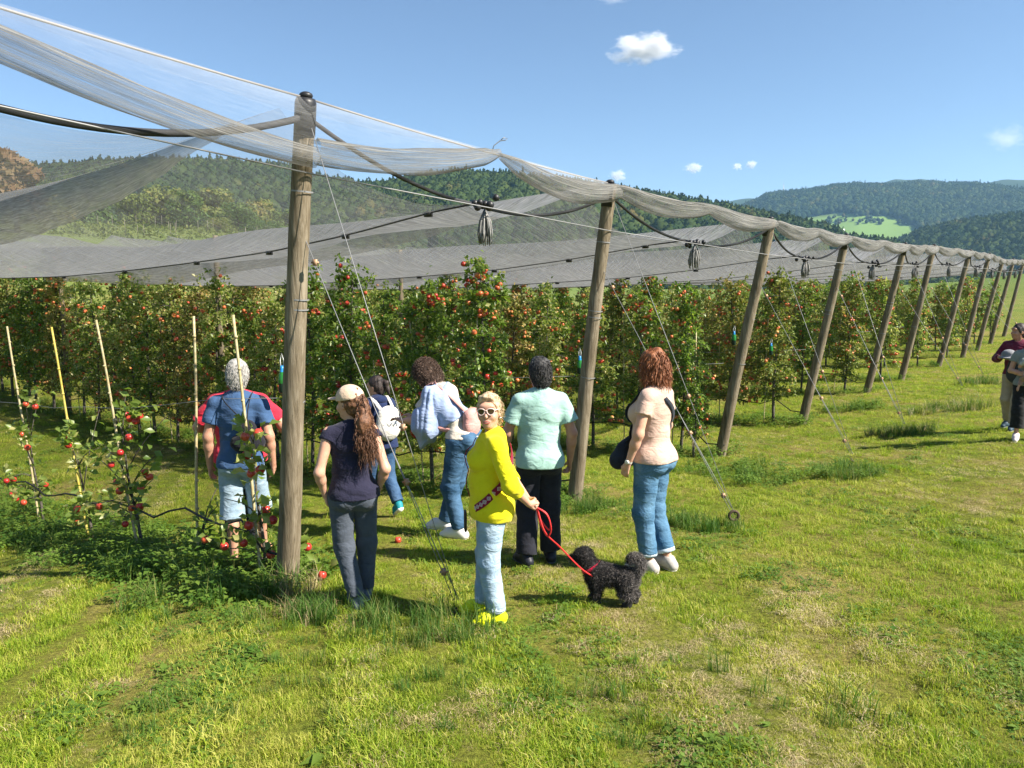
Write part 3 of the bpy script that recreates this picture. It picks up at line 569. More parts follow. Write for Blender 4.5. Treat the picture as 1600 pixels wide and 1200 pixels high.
# ------------------------------------------------------------------ hail nets
def net_mat(name, alpha, col, wx=0.0, streak=(6, 60), bri=1.0, lo=.25):
    m = bpy.data.materials.new(name); m.use_nodes = True; N = NT(m); t = m.node_tree; b = t.nodes['Principled BSDF']; out = t.nodes['Material Output']
    b.inputs['Roughness'].default_value = .7; b.inputs['Specular IOR Level'].default_value = .25
    tc = N.n('TexCoord'); mp = N.n('Mapping'); mp.inputs['Scale'].default_value = (streak[0], streak[1], 1); N.l(tc.outputs['UV'], mp.inputs[0])
    n1 = N.n('TexNoise', i_Scale=1.0, i_Detail=6, i_Roughness=.7, i_Distortion=.4); N.l(mp.outputs[0], n1.inputs[0])
    n2 = N.n('TexNoise', i_Scale=3.0, i_Detail=3); N.l(tc.outputs['UV'], n2.inputs[0])
    ad = N.n('Math', operation='MULTIPLY_ADD', i_1=.6); N.l(n2.outputs[0], ad.inputs[0]); N.l(n1.outputs[0], ad.inputs[2])
    c = ramp(N, n1.outputs[0], [(.3, tuple(x * .5 for x in col)), (.5, col), (.68, tuple(min(1, x * 1.7) for x in col))]); N.l(c, b.inputs['Base Color'])
    al = N.n('MapRange', i_1=.5 if lo < .55 else .40, i_2=1.1 if lo < .55 else .62, i_3=1 - alpha * (1 - lo), i_4=1 - min(1, alpha * (1 + lo))); N.l(ad.outputs[0] if lo < .55 else n1.outputs[0], al.inputs[0])
    ge = N.n('NewGeometry'); dt = N.n('VectorMath', operation='DOT_PRODUCT'); N.l(ge.outputs['Incoming'], dt.inputs[0]); N.l(ge.outputs['Normal'], dt.inputs[1]); ab_ = N.n('Math', operation='ABSOLUTE'); N.l(dt.outputs['Value'], ab_.inputs[0]); mx_ = N.n('Math', operation='MAXIMUM', i_1=.2); N.l(ab_.outputs[0], mx_.inputs[0])
    iv = N.n('Math', operation='DIVIDE', i_0=1.0); N.l(mx_.outputs[0], iv.inputs[1]); pw = N.n('Math', operation='POWER'); N.l(al.outputs[0], pw.inputs[0]); N.l(iv.outputs[0], pw.inputs[1]); al = N.n('Math', operation='SUBTRACT', i_0=1.0); N.l(pw.outputs[0], al.inputs[1])   # threads close up along a slanting path, for light and eye alike
    tr = N.n('BsdfTranslucent'); N.l(c, tr.inputs[0]); m1 = N.n('MixShader', i_0=.3); N.l(b.outputs[0], m1.inputs[1]); N.l(tr.outputs[0], m1.inputs[2])
    tp = N.n('BsdfTransparent'); m2 = N.n('MixShader'); N.l(al.outputs[0], m2.inputs[0]); N.l(tp.outputs[0], m2.inputs[1]); N.l(m1.outputs[0], m2.inputs[2]); N.l(m2.outputs[0], out.inputs[0]); return m
NET = net_mat('hail_net', .2, (.29, .29, .295), streak=(30, 5))
NET0 = net_mat('hail_net_near', .12, (.27, .27, .275), streak=(30, 5))
NETFOLD = net_mat('hail_net_folded', .42, (.3, .285, .265), streak=(3, 40))
NETROLL = net_mat('hail_net_gathered', .36, (.175, .17, .155), streak=(1.4, 64), lo=.8)
NETTHIN = net_mat('hail_net_single', .085, (.42, .42, .42), streak=(4, 50))
def sheet(P, name):
    """P (a,b,3) -> mesh with UV (metres along a, 0..1 across)"""
    mb = MB(); mb.grid(P); me = mb.mesh(name); a, b = P.shape[:2]; uv = me.uv_layers.new(name='UVMap')
    la = np.concatenate([[0], np.cumsum(np.linalg.norm(np.diff(P[:, b // 2], axis=0), axis=1))]); UVc = np.stack(np.broadcast_arrays(la[:, None], np.linspace(0, 1, b)[None]), -1).reshape(-1, 2)
    li = np.empty(len(me.loops), np.int32); me.loops.foreach_get('vertex_index', li); uv.data.foreach_set('uv', UVc[li].astype(np.float32).ravel()); return me
TIP = [p[1] for p in POSTS]
NB = 46.0
def ridge(i, b):
    """crest line of the net above tree row i at distance b behind the end post"""
    base = TIP[i]; p = base[:2] + RR * b; gb = gz(*ab(POST_S[i], 0)); 
    dz = np.interp(b, [0, 4, 10, 16, 24, 34, 46], [0, -.05, -.22, -.15, .25, 1.1, 2.4]); sag = -.10 * abs(math.sin(math.pi * b / 8.0)) ** 2
    return np.array([p[0], p[1], base[2] + dz + sag])
def valley(i, b):
    m = (TIP[i] + TIP[i + 1]) / 2; p = m[:2] + RR * b
    dz = np.interp(b, [0, .4, 2.3, 3.9, 5.8, 8.2, 10.8, 14, 20, 30, 46], [-.5, -.47, -.70, -.84, -.93, -1.02, -1.08, -1.08, -.9, -.1, 1.2]); return np.array([p[0], p[1], m[2] + dz])
BAY = ['leftmost bay, left of the nearest post', 'bay between the nearest and second posts', 'bay between the second and third posts', 'bay between the third and fourth posts', 'bay between the fourth and fifth posts', 'bay between the fifth and sixth posts',
       'bay between the sixth and seventh posts', 'bay between the seventh and eighth posts', 'bay between the eighth and ninth posts', 'bay between the ninth and tenth posts', 'bay between the tenth and eleventh posts']
bs = np.concatenate([np.linspace(.35, 6, 20), np.linspace(6.6, NB, 40)])
def hang(A, B, n, sag):
    t = np.linspace(0, 1, n)[:, None]; P = A[None] * (1 - t) + B[None] * t; P[:, 2] -= 4 * sag * (t * (1 - t))[:, 0]; return P
for i in range(len(POST_S) - 1):
    o0 = (POSTS[i][0] + POSTS[i + 1][0]) / 2
    t = thing('hail_net', 'grey hail net over the ' + BAY[i], 'net', o0, 'hail net bays'); rn = np.random.RandomState(i + 5)
    V = np.array([valley(i, b) for b in bs])
    edge = []
    for side, k in ((0, i), (1, i + 1)):
        Rg = np.array([ridge(k, b) for b in bs]); s = np.linspace(0, 1, 9)
        P = Rg[:, None] * (1 - s)[None, :, None] + V[:, None] * s[None, :, None]
        P[:, :, 2] -= (.16 * 4 * s * (1 - s))[None] * (1 + .3 * np.sin(bs * 1.3 + i))[:, None]
        P += (wob(P[..., 0] * 1.5, P[..., 1] * 1.5, P[..., 2]) * .03 * np.sin(math.pi * s)[None])[..., None] * [0, 0, 1]
        # headland edge is drawn back in a curve between crest and valley knot
        P[:3] += (np.sin(math.pi * s) * .25)[None, :, None] * np.array([RR[0], RR[1], 0]) * np.array([1, .6, .25])[:, None, None]
        link('net_panel', sheet(P, 'net_panel'), NET if i > 1 or (i == 1 and side) else NET0, t, world=True)
        # edge cord from post head to the valley knot
        e = hang(TIP[k] - [0, 0, .12], valley(i, .25), 18, .17 if side else .10); mb = MB(); mb.tube(e, .018 if i > 0 else .026, 7); link('edge_cord', mb.mesh('edge_cord'), ROPE, t, world=True)
    # folded strip below the crest over the far row
    if i < 7:
        k = i + 1; b2 = np.concatenate([np.linspace(.8, 9, 24), np.linspace(9.6, 18, 10)]) if i else np.linspace(1.0, 9, 26); s = np.linspace(0, 1, 8)
        Rg = np.array([ridge(k, b) for b in b2]); dp = np.interp(b2, [.8, 1.2, 3, 6, 10, 18], [0, .05, .34, .62, .8, .9])
        P = np.repeat(Rg[:, None], 8, 1); P[:, :, 2] -= s[None] * dp[:, None] + .01; P[:, :, :2] += (np.sin(s * 3.0) * .12)[None, :, None] * dp[:, None, None] * (-U)[None, None]
        P[:, :, :2] += (.02 * np.sin(b2 * 6)[:, None] * s[None])[..., None] * U
        link('net_fold', sheet(P, 'net_fold'), NETFOLD, t, world=True)
    # valley cord with clips, knot and tassel
    vb = np.array([valley(i, b) for b in np.linspace(.25, NB, 80)]); mb = MB(); mb.tube(vb, .011, 6); vc = link('valley_cord', mb.mesh('valley_cord'), ROPE, t, world=True)
    for b in ([.9, 2.3, 3.9, 5.8, 8.2, 10.8, 13.5, 16.5, 20] if i < 5 else [1.0, 3.5, 7.0, 11]):
        c = valley(i, b); mb = MB(); mb.box(c - [0, 0, .012], (.085, .05, .055), Euler((0, 0, math.atan2(RR[1], RR[0])))); link('clip', mb.mesh('clip', False), BLACK, vc, loc=(0, 0, 0))
    c = valley(i, .1); mb = MB()
    for k in range(9): mb.ball(c + rn.normal(size=3) * [.07, .07, .03] + [0, 0, -.02], rn.uniform(.025, .042), 8, 6)
    link('knot', mb.mesh('knot'), BLACK, t, world=True)
    if i >= 1:
        mb = MB(); c = c - [0, 0, .05]
        for k in range(46):
            a = rn.uniform(0, 6.28); r_ = .07 * math.sqrt(rn.uniform()); e = np.array([math.cos(a) * r_, math.sin(a) * r_, -rn.uniform(.26, .36)]); mb.tube([c, c + e * [.9, .9, .35], c + e * [1.1, 1.1, .7] + rn.normal(size=3) * .006, c + e], [.006, .007, .007, .004], 4)
        link('tassel', mb.mesh('tassel'), material('net_tassel', (.1, .1, .1), (.34, .33, .31), 50, .9, stretch=(4, 4, .4)), t, world=True)
    # net gathered along the headland cable of this bay
    A, B = TIP[i] + [0, 0, .0], TIP[i + 1]; mid = (A + B) / 2
    for hN, (p, q_, dr) in enumerate(((A, mid, .40 if i == 1 else .2), (mid, B, .36 if i == 0 else .14)) if i < 2 else ((A, B, .12),)):
        nn = 40; tt = np.linspace(0, 1, nn); ring = 20; th = np.linspace(0, 2 * math.pi, ring)
        if i < 2:
            drop = {(0, 0): np.interp(tt, [0, .5, 1], [.03, .1, .2]), (0, 1): .2 + .24 * np.sin(tt * math.pi * .55), (1, 0): .36 * np.cos(tt * math.pi / 2) ** .8 + .02, (1, 1): .05 + .17 * np.sin(math.pi * tt * .9)}[(i, hN)]
            rad = {(0, 0): .085 + 0 * tt, (0, 1): .088 + .012 * np.sin(tt * 5), (1, 0): np.interp(tt, [0, .5, .9, 1], [.092, .105, .08, .035]), (1, 1): np.interp(tt, [0, .12, .5, 1], [.03, .08, .12, .10])}[(i, hN)]
        else:
            drop = .06 + .10 * np.abs(np.sin(tt * math.pi * 2)); rad = .05 + .065 * np.abs(np.sin(tt * math.pi * 2)) ** .5
        cenP = p[None] * (1 - tt)[:, None] + q_[None] * tt[:, None]; cenP[:, 2] -= drop; cenP[:, :2] -= RR * .10
        a3 = np.array([RR[0], RR[1], 0]); up = np.array([0, 0, 1.0])
        rr2 = rad[:, None] * (1 + .16 * np.sin(th * 3 + tt[:, None] * 4) + .1 * np.sin(th * 7 - tt[:, None] * 6)); rr2[:, -1] = rr2[:, 0]
        P = cenP[:, None] + (np.cos(th)[None, :, None] * a3 * .75 + np.sin(th)[None, :, None] * up) * rr2[..., None]
        link('gathered_net', sheet(P, 'gathered_net'), NETROLL, t, world=True)
        if i < 2:   # single layer between the cable and the gathered edge
            s = np.linspace(0, 1, 5); top = p[None] * (1 - tt)[:, None] + q_[None] * tt[:, None]
            P = top[:, None] * (1 - s)[None, :, None] + cenP[:, None] * s[None, :, None]; P[:, :, :2] -= (np.sin(s * 3.1) * .06)[None, :, None] * RR
            link('net_sheet', sheet(P, 'net_sheet'), NETTHIN, t, world=True)
            P = top[:, None] * (1 - s * .3)[None, :, None] + cenP[:, None] * (s * .3)[None, :, None]; P[:, :, :2] -= (.03 + np.sin(s * 3.1) * .03)[None, :, None] * RR
            link('net_sheet', sheet(P, 'net_sheet'), NETTHIN, t, world=True)
# cables along the headland
mb = MB()
for i in range(len(POST_S) - 1): mb.tube(hang(TIP[i] + [0, 0, .015], TIP[i + 1] + [0, 0, .015], 8, .03), .0085, 6)
tag(link('top_cable', mb.mesh('top_cable'), CABLE), 'pale cable running over the tops of all the leaning posts', 'cable')
mb = MB(); W0 = [b + (t_ - b) * .862 - np.array([RR[0], RR[1], 0]) * .09 for b, t_ in POSTS]
for i in range(len(POST_S) - 1): mb.tube(hang(W0[i], W0[i + 1], 6, .0), .006, 6)
tag(link('lower_cable', mb.mesh('lower_cable'), WIRE), 'thin steel cable strung between the posts below the net edge', 'cable')
m_ = (TIP[1] + TIP[2]) / 2; mb = MB(); mb.tube([m_ + np.array(v) for v in ((0, 0, 0), (.02, 0, .06), (.08, 0, .105), (.13, 0, .11), (.15, 0, .125), (.12, 0, .135), (.09, 0, .115))], .005, 5)
tag(link('wire_loop', mb.mesh('wire_loop'), WIRE), 'bent wire loop sticking up from the top cable between the first two posts', 'wire')
# inner posts standing in the rows under the nets
for i, b, lab in ((2, 16.5, 'upright inner post showing through the net at the far left'), (2, 8.6, 'upright inner post in the second row just right of the nearest end post'), (3, 8.2, 'upright inner post seen midway between the first two end posts'), (3, 16, 'inner post hidden low behind the second row'), (4, 8, 'inner post just left of the second end post'),
                  (5, 8, 'inner post in the gap between second and third end posts'), (2, 24, 'inner post at the left edge of the picture'), (1, 13.5, 'inner post left of the yellowed bamboo stake'), (3, 24, 'inner post far back at the left')):
    p = ab(POST_S[i], b); z = gz(*p); tp = ridge(i, b); h = tp[2] - z
    mb = MB(); mb.tube([(0, 0, -.2), (.01, 0, h * .5), (0, .01, h)], [.062, .06, .05], 10); tag(link('inner_post', mb.mesh('inner_post'), POSTM, loc=(p[0], p[1], z)), lab, 'post', 'inner posts under the nets')
# wires along the rows
for i in range(1, 7):
    for h, nm in ((1.62, 'thin'),):
        pts = []
        for b in np.linspace(0, 24, 25): p = ab(POST_S[i], b); pts.append((p[0], p[1], gz(*p) + h))
        mb = MB(); mb.tube(pts, .003, 4); tag(link('trellis_wire', mb.mesh('trellis_wire'), WIRE), '%s trellis wire along the %s tree row' % (nm, ORD[i - 1]), 'wire', 'trellis wires')
# irrigation hoses
HOSE = material('black_hose', (.015, .015, .016), rough=.5)
for i in range(1, 6):
    pts = []; 
    for b in np.linspace(-.1, 20, 60): p = ab(POST_S[i], b) - U * .06; pts.append((p[0], p[1], gz(*p) + .42 + .13 * abs(math.sin(b * 2.2 + i)) - (.25 if b < .3 else 0)))
    mb = MB(); mb.tube(pts, .011, 6); tag(link('irrigation_hose', mb.mesh('hose'), HOSE), 'black irrigation hose sagging along the %s tree row' % ORD[i - 1], 'hose', 'irrigation hoses')

# ------------------------------------------------------------------ apple trees
A_LEAF = leaf_mat('apple_leaf', (.095, .16, .028), (.21, .27, .055), (.4, .37, .15), nscale=1.2, trans=.42, rough=.38, fine=.55, spec=.5)
A_LEAFY = leaf_mat('apple_leaf_autumn', (.13, .17, .035), (.26, .26, .07), (.36, .26, .1), nscale=1.2, trans=.28, rough=.5, fine=.6)
A_BARK = material('apple_bark', (.05, .042, .034), (.13, .115, .09), 40, .9, .5, 70)
def apple_mat(name, r1, r2, ye):
    m = bpy.data.materials.new(name); m.use_nodes = True; N = NT(m); b = m.node_tree.nodes['Principled BSDF']; b.inputs['Roughness'].default_value = .28; b.inputs['Specular IOR Level'].default_value = .45
    tc = N.n('TexCoord'); n1 = N.n('TexNoise', i_Scale=14.0, i_Detail=3); N.l(tc.outputs['Object'], n1.inputs[0]); ge = N.n('NewGeometry'); oi = N.n('ObjectInfo')
    ad = N.n('Math', operation='MULTIPLY_ADD', i_1=.35); N.l(ge.outputs['Random Per Island'], ad.inputs[0]); N.l(n1.outputs[0], ad.inputs[2]); a2 = N.n('Math', operation='MULTIPLY_ADD', i_1=.25); N.l(oi.outputs['Random'], a2.inputs[0]); N.l(ad.outputs[0], a2.inputs[2])
    N.l(ramp(N, a2.outputs[0], [(.45, r1), (.85, r2), (1.02, ye)]), b.inputs['Base Color']); MATS[name] = m; return m
APP = apple_mat('apple_skin', (.33, .012, .02), (.52, .05, .03), (.5, .24, .06))
APPO = apple_mat('apple_skin_blush', (.42, .04, .02), (.6, .16, .05), (.55, .36, .1))
def apple_geo(mb, c, r, n=9, m=6):
    prof = [(.0, .62), (.3, .8), (.72, .78), (1.0, .2), (.9, -.45), (.5, -.85), (.0, -.78)]
    th = np.arange(n) * 6.283 / n; V = [[0, 0, prof[0][1]]] + [[p[0] * math.cos(a), p[0] * math.sin(a), p[1]] for p in prof[1:-1] for a in th] + [[0, 0, prof[-1][1]]]
    V = np.array(V) * r + c; k = len(prof) - 2
    Q = [(1 + i * n + j, 1 + (i + 1) * n + j, 1 + (i + 1) * n + (j + 1) % n, 1 + i * n + (j + 1) % n) for i in range(k - 1) for j in range(n)]
    T = [(0, 1 + j, 1 + (j + 1) % n) for j in range(n)] + [(len(V) - 1, 1 + (k - 1) * n + (j + 1) % n, 1 + (k - 1) * n + j) for j in range(n)]
    mb.add(V, Q, T)
_mb = MB(); apple_geo(_mb, np.zeros(3), 1.0, 12); APPLE_ME = _mb.mesh('apple'); APPLE_ME.materials.append(APP)
APPLE_MEO = APPLE_ME.copy(); APPLE_MEO.materials.clear(); APPLE_MEO.materials.append(APPO)
def leaf_cloud(P, D, q, L0=.055, L1=.095, wr=.30):
    """folded leaves at P growing along D"""
    n = len(P); L = q.uniform(L0, L1, n)[:, None]; D = D / np.linalg.norm(D, axis=1)[:, None]; u = q.normal(size=(n, 3)) * .7 + [0, 0, 1.0]; S_ = np.cross(D, u); S_ /= np.linalg.norm(S_, axis=1)[:, None] + 1e-9; Nn = np.cross(S_, D)
    W = L * wr; b = P; m1 = P + D * L * .38 - Nn * W * .25; t = P + D * L - np.array([0, 0, 1]) * L * q.uniform(.0, .35, n)[:, None]
    l = P + D * L * .45 + S_ * W + Nn * W * .25; r = P + D * L * .45 - S_ * W + Nn * W * .25
    V = np.stack([b, l, t, r, m1], 1).reshape(-1, 3); k = np.arange(n)[:, None] * 5
    T = np.concatenate([k + [0, 4, 1], k + [4, 2, 1], k + [0, 3, 4], k + [4, 3, 2]]); return V, T
def apple_variant(seed, H=2.9, nb=30, spread=.62, nleaf=2300, napp=34, low=.45):
    q = np.random.RandomState(seed); mb = MB(); pts = []; dirs = []; spurs = []
    zs = np.linspace(0, H * .93, 12); tr = np.stack([.03 * np.sin(zs * 2 + seed), .03 * np.cos(zs * 1.7 + seed), zs], 1); tr[0, 2] = -.1
    mb.tube(tr, np.interp(zs, [0, H], [.034, .007]), 7)
    for k in range(nb):
        h = low + (H * .92 - low) * ((k + q.uniform()) / nb); L = spread * q.uniform(.55, 1.15) * np.interp(h, [low, H * .3, H * .7, H], [.9, 1.0, .75, .35]); a = k * 2.4 + q.uniform(-.5, .5)
        b0 = np.array([np.interp(h, zs, tr[:, 0]), np.interp(h, zs, tr[:, 1]), h]); d = np.array([math.cos(a), math.sin(a), q.uniform(.1, .55)]); tt = np.linspace(0, 1, 6)[:, None]
        P = b0 + d * L * tt - np.array([0, 0, 1]) * (tt ** 2) * L * q.uniform(.1, .55); mb.tube(P, np.linspace(.011, .003, 6), 4, False); spurs.append((P, L))
        if q.uniform() < .3: spurs.append((np.stack([P[3] + np.array([q.normal() * .05, q.normal() * .05, q.uniform(.05, .1)]) * t_ * 4 for t_ in np.linspace(0, 1, 6)]), L * .6))
    wts = np.array([s[1] for s in spurs]); wts /= wts.sum(); nclus = nleaf // 7
    for _ in range(nclus):
        P, L = spurs[q.choice(len(spurs), p=wts)]; t_ = q.uniform(.1, 1.0) * 5; i = min(4, int(t_)); c = P[i] + (P[i + 1] - P[i]) * (t_ - i) + q.normal(size=3) * .045
        for _ in range(7): dd = q.normal(size=3) + [0, 0, .25]; pts.append(c + dd * .012); dirs.append(dd)
    for _ in range(14):   # leader shoot
        h = H * q.uniform(.8, 1.0); dd = q.normal(size=3) + [0, 0, .8]; pts.append((tr[-1] * [1, 1, 0]) + [q.normal() * .03, q.normal() * .03, h]); dirs.append(dd)
    V, T = leaf_cloud(np.array(pts), np.array(dirs), q); fo = mesh_np('foliage', V, T, False)
    ap = []
    for _ in range(napp):
        P, L = spurs[q.choice(len(spurs), p=wts)]; t_ = q.uniform(.35, 1.0) * 5; i = min(4, int(t_)); c = P[i] + (P[i + 1] - P[i]) * (t_ - i)
        for _ in range(q.choice([1, 1, 2, 3])): ap.append(np.concatenate([c + q.normal(size=3) * [.045, .045, .03] - [0, 0, .05], [q.uniform(.03, .038)]]))
    return mb.mesh('trunk'), fo, np.array(ap)
VARS = [apple_variant(s, H, 40, sp, nl, na_, lw) for s, H, sp, nl, na_, lw in ((1, 3.45, .66, 4300, 46, .5), (2, 3.3, .7, 4200, 42, .45), (3, 3.6, .62, 4000, 48, .55), (4, 3.35, .66, 4000, 40, .4), (5, 3.2, .6, 3200, 42, .45), (6, 3.1, .56, 2900, 36, .5))]
for tm, fm, ap in VARS: tm.materials.append(A_BARK); fm.materials.append(A_LEAF)
APPM = []
for tm, fm, ap in VARS:
    mb = MB()
    for a in ap: apple_geo(mb, a[:3], a[3] * 1.05, 7)
    me = mb.mesh('apples'); me.materials.append(APPO); APPM.append(me)
qt = np.random.RandomState(99); NT_ = 0
ROWNAME = ['', 'young', 'second', 'third', 'fourth', 'fifth', 'sixth', 'seventh', 'eighth', 'ninth', 'tenth', 'eleventh']
ROWS = {2: (1.55, 25, 1.0), 3: (.7, 24, 1.0), 4: (.6, 24, 1.05), 5: (.6, 22, 1.05), 6: (.6, 18, 1.1), 7: (.6, 10, 1.1), 8: (.6, 9, 1.15), 9: (.6, 8, 1.15), 10: (.6, 8, 1.2), 11: (.6, 7, 1.2)}
napple = 0
for i, (b0, nn, dd) in ROWS.items():
    for k in range(nn):
        b = b0 + k * dd + qt.uniform(-.12, .12); p = ab(POST_S[i], b) + U * qt.uniform(-.06, .06); z = gz(*p); v = qt.randint(0, 4) if i == 2 else qt.randint(0, 6); s = qt.uniform(.88, 1.08) * (.97 if i == 2 else 1.0) * np.interp(b, [4, 12, 25], [1, 1.1, 1.34])
        if i == 2 and k == 0: v = 2; s = 1.0
        t = thing('apple_tree', 'fruiting apple tree, %s in from the end of the %s tree row' % (ORD[k], ROWNAME[i]), 'apple tree', (p[0], p[1], z), 'apple trees of the %s row' % ROWNAME[i], qt.uniform(0, 6.28)); t.scale = (s, s, s * qt.uniform(.96, 1.04))
        tm, fm, ap = VARS[v]; link('trunk', tm, None, t)
        if qt.uniform() < .2: fm2 = fm.copy(); fm2.materials.clear(); fm2.materials.append(A_LEAFY); fm = fm2
        link('foliage', fm, None, t)
        if i == 2 and k < 9:
            for a in ap: o = link('apple', APPLE_MEO if qt.uniform() < .6 else APPLE_ME, None, t, loc=a[:3], rot=(qt.uniform(-.5, .5), qt.uniform(-.5, .5), 0)); o.scale = (a[3] * 1.05,) * 3; napple += 1
        else: am = link('apples', APPM[v], None, t); am['kind'] = 'stuff'
# extra boughs: none. bamboo stakes beside the trees of the rows
BAM = material('bamboo', (.34, .27, .13), (.46, .4, .24), 8, .55, stretch=(1, 1, 3)); BAMY = material('bamboo_yellow', (.42, .33, .05), (.52, .42, .12), 8, .5, stretch=(1, 1, 3))
def stake(p, top, label, mat, r=.013, group=None):
    mb = MB(); d = top - p; n = 10; ks = np.linspace(-.08, 1, n); P = d * ks[:, None] + np.stack([.006 * np.sin(ks * 7 + p[0]), .006 * np.cos(ks * 6 + p[1]), 0 * ks], 1)
    mb.tube(P, np.linspace(r, r * .8, n), 7)
    for k in np.linspace(.1, .92, 8): mb.tube([d * (k - .004), d * (k + .004)], r * 1.12, 7)
    return tag(link('bamboo_stake', mb.mesh('stake'), mat, loc=p), label, 'stake', group)
SK = [((410, 910), (365, 492), 'bamboo stake of the young tree nearest the first post', BAM), ((310, 876), (303, 494), 'bare upright bamboo stake without a tree, left of the man in blue', BAM), ((216, 862), (150, 500), 'leaning bamboo stake in the fullest young apple tree', BAM),
      ((138, 842), (80, 511), 'yellowed bamboo stake, second from the left edge', BAMY), ((62, 817), (11, 510), 'leaning bamboo stake at the left edge', BAM)]
YB = []
for (bx, by), (tx, ty), lab, mt in SK:
    g0 = on_ground(bx, by); dd = ray(tx, ty); Y0 = g0[1] + (.25 if tx < 200 else .1); tp = at(tx, ty, Y0); stake(g0, tp, lab, mt, .015, 'bamboo stakes of the young row'); YB.append((g0, tp))
for i, nn in ((2, 16), (3, 7), (4, 4), (5, 3)):
    for k in range(nn):
        b = ROWS[i][0] + k * ROWS[i][2] + .25; p2 = ab(POST_S[i], b); p = np.array([p2[0], p2[1], gz(*p2)]); stake(p, p + [qt.normal() * .08, qt.normal() * .08, qt.uniform(2.2, 2.75)], 'bamboo stake beside the %s apple tree of the %s row' % (ORD[k], ROWNAME[i]), BAM, .011, 'bamboo stakes of the full-grown rows')
# sparse row-end saplings standing free in front of the third and fourth rows
for px, py, top, lab in ((704, 792, 610, 'slim young apple tree in front of the bending woman'), (1085, 715, 590, 'slim sapling with stake between the woman in peach and the third post')):
    g0 = on_ground(px, py - 60 if px < 800 else py); v = 5; t = thing('apple_tree', lab, 'apple tree', g0, 'apple trees of the headland', 1.0); t.scale = (.55, .55, .62); link('trunk', VARS[v][0], None, t); link('foliage', VARS[v][1], None, t); am = link('apples', APPM[v], None, t); am['kind'] = 'stuff'
g0 = on_ground(1082, 712); stake(g0, g0 + [.02, .05, 2.2], 'bamboo stake standing free left of the third post', BAM, .012)

# young row: every leaf and apple its own piece
_q = np.random.RandomState(4); LV = []
for k in range(4):
    V, T = leaf_cloud(np.zeros((1, 3)), np.array([[1.0, 0, .15]]), np.random.RandomState(k + 70), .085, .1, .32); me = mesh_np('leaf', V, T, False); me.materials.append(A_LEAF); LV.append(me)
def young_tree(idx, label, apples, leaves, H, spread, shoots):
    g0, tp = YB[idx]; ax = (tp - g0) / np.linalg.norm(tp - g0); t = thing('young_apple_tree', label, 'apple tree', g0 + [.03, .02, 0], 'young apple trees in the front row'); q = np.random.RandomState(idx + 200)
    mb = MB(); pl = [ax * h + [.01 * math.sin(h * 6), .015, 0] for h in np.linspace(-.05, H, 9)]; mb.tube(pl, np.linspace(.02, .006, 9), 7); br = []
    for h, px, py in shoots:   # branch from height h toward a surveyed spot
        e = at(px, py, g0[1] + q.uniform(-.2, .2)) - g0; s = ax * h; m_ = (s + e) / 2 + [0, 0, .06]; P = np.array([s, (s + m_) / 2 + [0, 0, .03], m_, (m_ + e) / 2, e]); mb.tube(P, np.linspace(.008, .003, 5), 5); br.append(P)
    link('trunk', mb.mesh('trunk'), A_BARK, t); br.append(np.array(pl[3:]))
    for px, py in apples:
        c = at(px, py, g0[1] + q.uniform(-.16, .04)) - g0; o = link('apple', APPLE_ME, None, t, loc=c, rot=(q.uniform(-.4, .4), q.uniform(-.4, .4), 0)); o.scale = (q.uniform(.036, .043),) * 3
        br.append(np.array([c + [0, 0, .05], c + [0, 0, .06]]))
        mb = MB(); j = int(np.argmin([np.linalg.norm(np.array(p_) - c) for p_ in pl])); mb.tube([pl[j], (np.array(pl[j]) + c) / 2 + [0, 0, .07], c + [0, 0, .025]], [.005, .004, .002], 4); link('twig', mb.mesh('twig'), A_BARK, t)
    for k in range(leaves):
        P = br[q.randint(len(br))]; i = q.randint(len(P)); c = P[i] + q.normal(size=3) * spread; c[2] = max(.1, c[2])
        o = link('leaf', LV[q.randint(4)], None, t, loc=c, rot=(q.uniform(-.5, .5), q.uniform(-.9, .6), q.uniform(0, 6.28))); s = q.uniform(.8, 1.35); o.scale = (s, s, s)
young_tree(0, 'sparse young apple tree on the stake before the man in blue', [(376, 683), (397, 678), (379, 712), (400, 735), (386, 741), (409, 798), (420, 814), (382, 822), (374, 850), (417, 868), (344, 855), (314, 844), (474, 856), (497, 900)], 200, 1.25, .05, [(.35, 300, 815), (.55, 345, 780), (.3, 485, 860), (.5, 440, 800), (.2, 330, 860)])
young_tree(2, 'fullest young apple tree with many red apples in the front row', [(197, 655), (212, 651), (190, 648), (206, 659), (196, 684), (168, 727), (182, 708), (221, 738), (228, 746), (181, 768), (214, 764), (200, 795), (213, 792), (150, 792), (177, 754), (190, 820), (115, 796)], 270, 1.5, .065, [(.9, 255, 650), (.7, 250, 700), (.6, 130, 700), (1.1, 205, 640), (.5, 245, 740), (.4, 120, 790), (.3, 170, 810), (.8, 150, 690), (1.2, 190, 620)])
young_tree(3, 'young apple tree on the yellow stake with few apples', [(103, 685), (101, 696), (118, 800), (150, 793), (116, 818)], 210, 1.1, .055, [(.6, 150, 640), (.7, 100, 680), (.3, 130, 790), (.9, 150, 700)])
young_tree(4, 'young apple tree at the left edge with paired red apples', [(35, 632), (50, 636), (29, 679), (38, 700), (16, 750), (14, 772), (20, 780), (32, 786), (66, 758), (5, 752)], 200, 1.3, .055, [(1.05, 55, 625), (.8, 20, 680), (.4, 0, 760), (.35, 70, 760), (.3, 25, 790)])
young_tree(1, 'low leafy shoot on the bare stake left of the man in blue', [(345, 857)], 30, .35, .035, [(.25, 335, 790), (.3, 345, 740)])
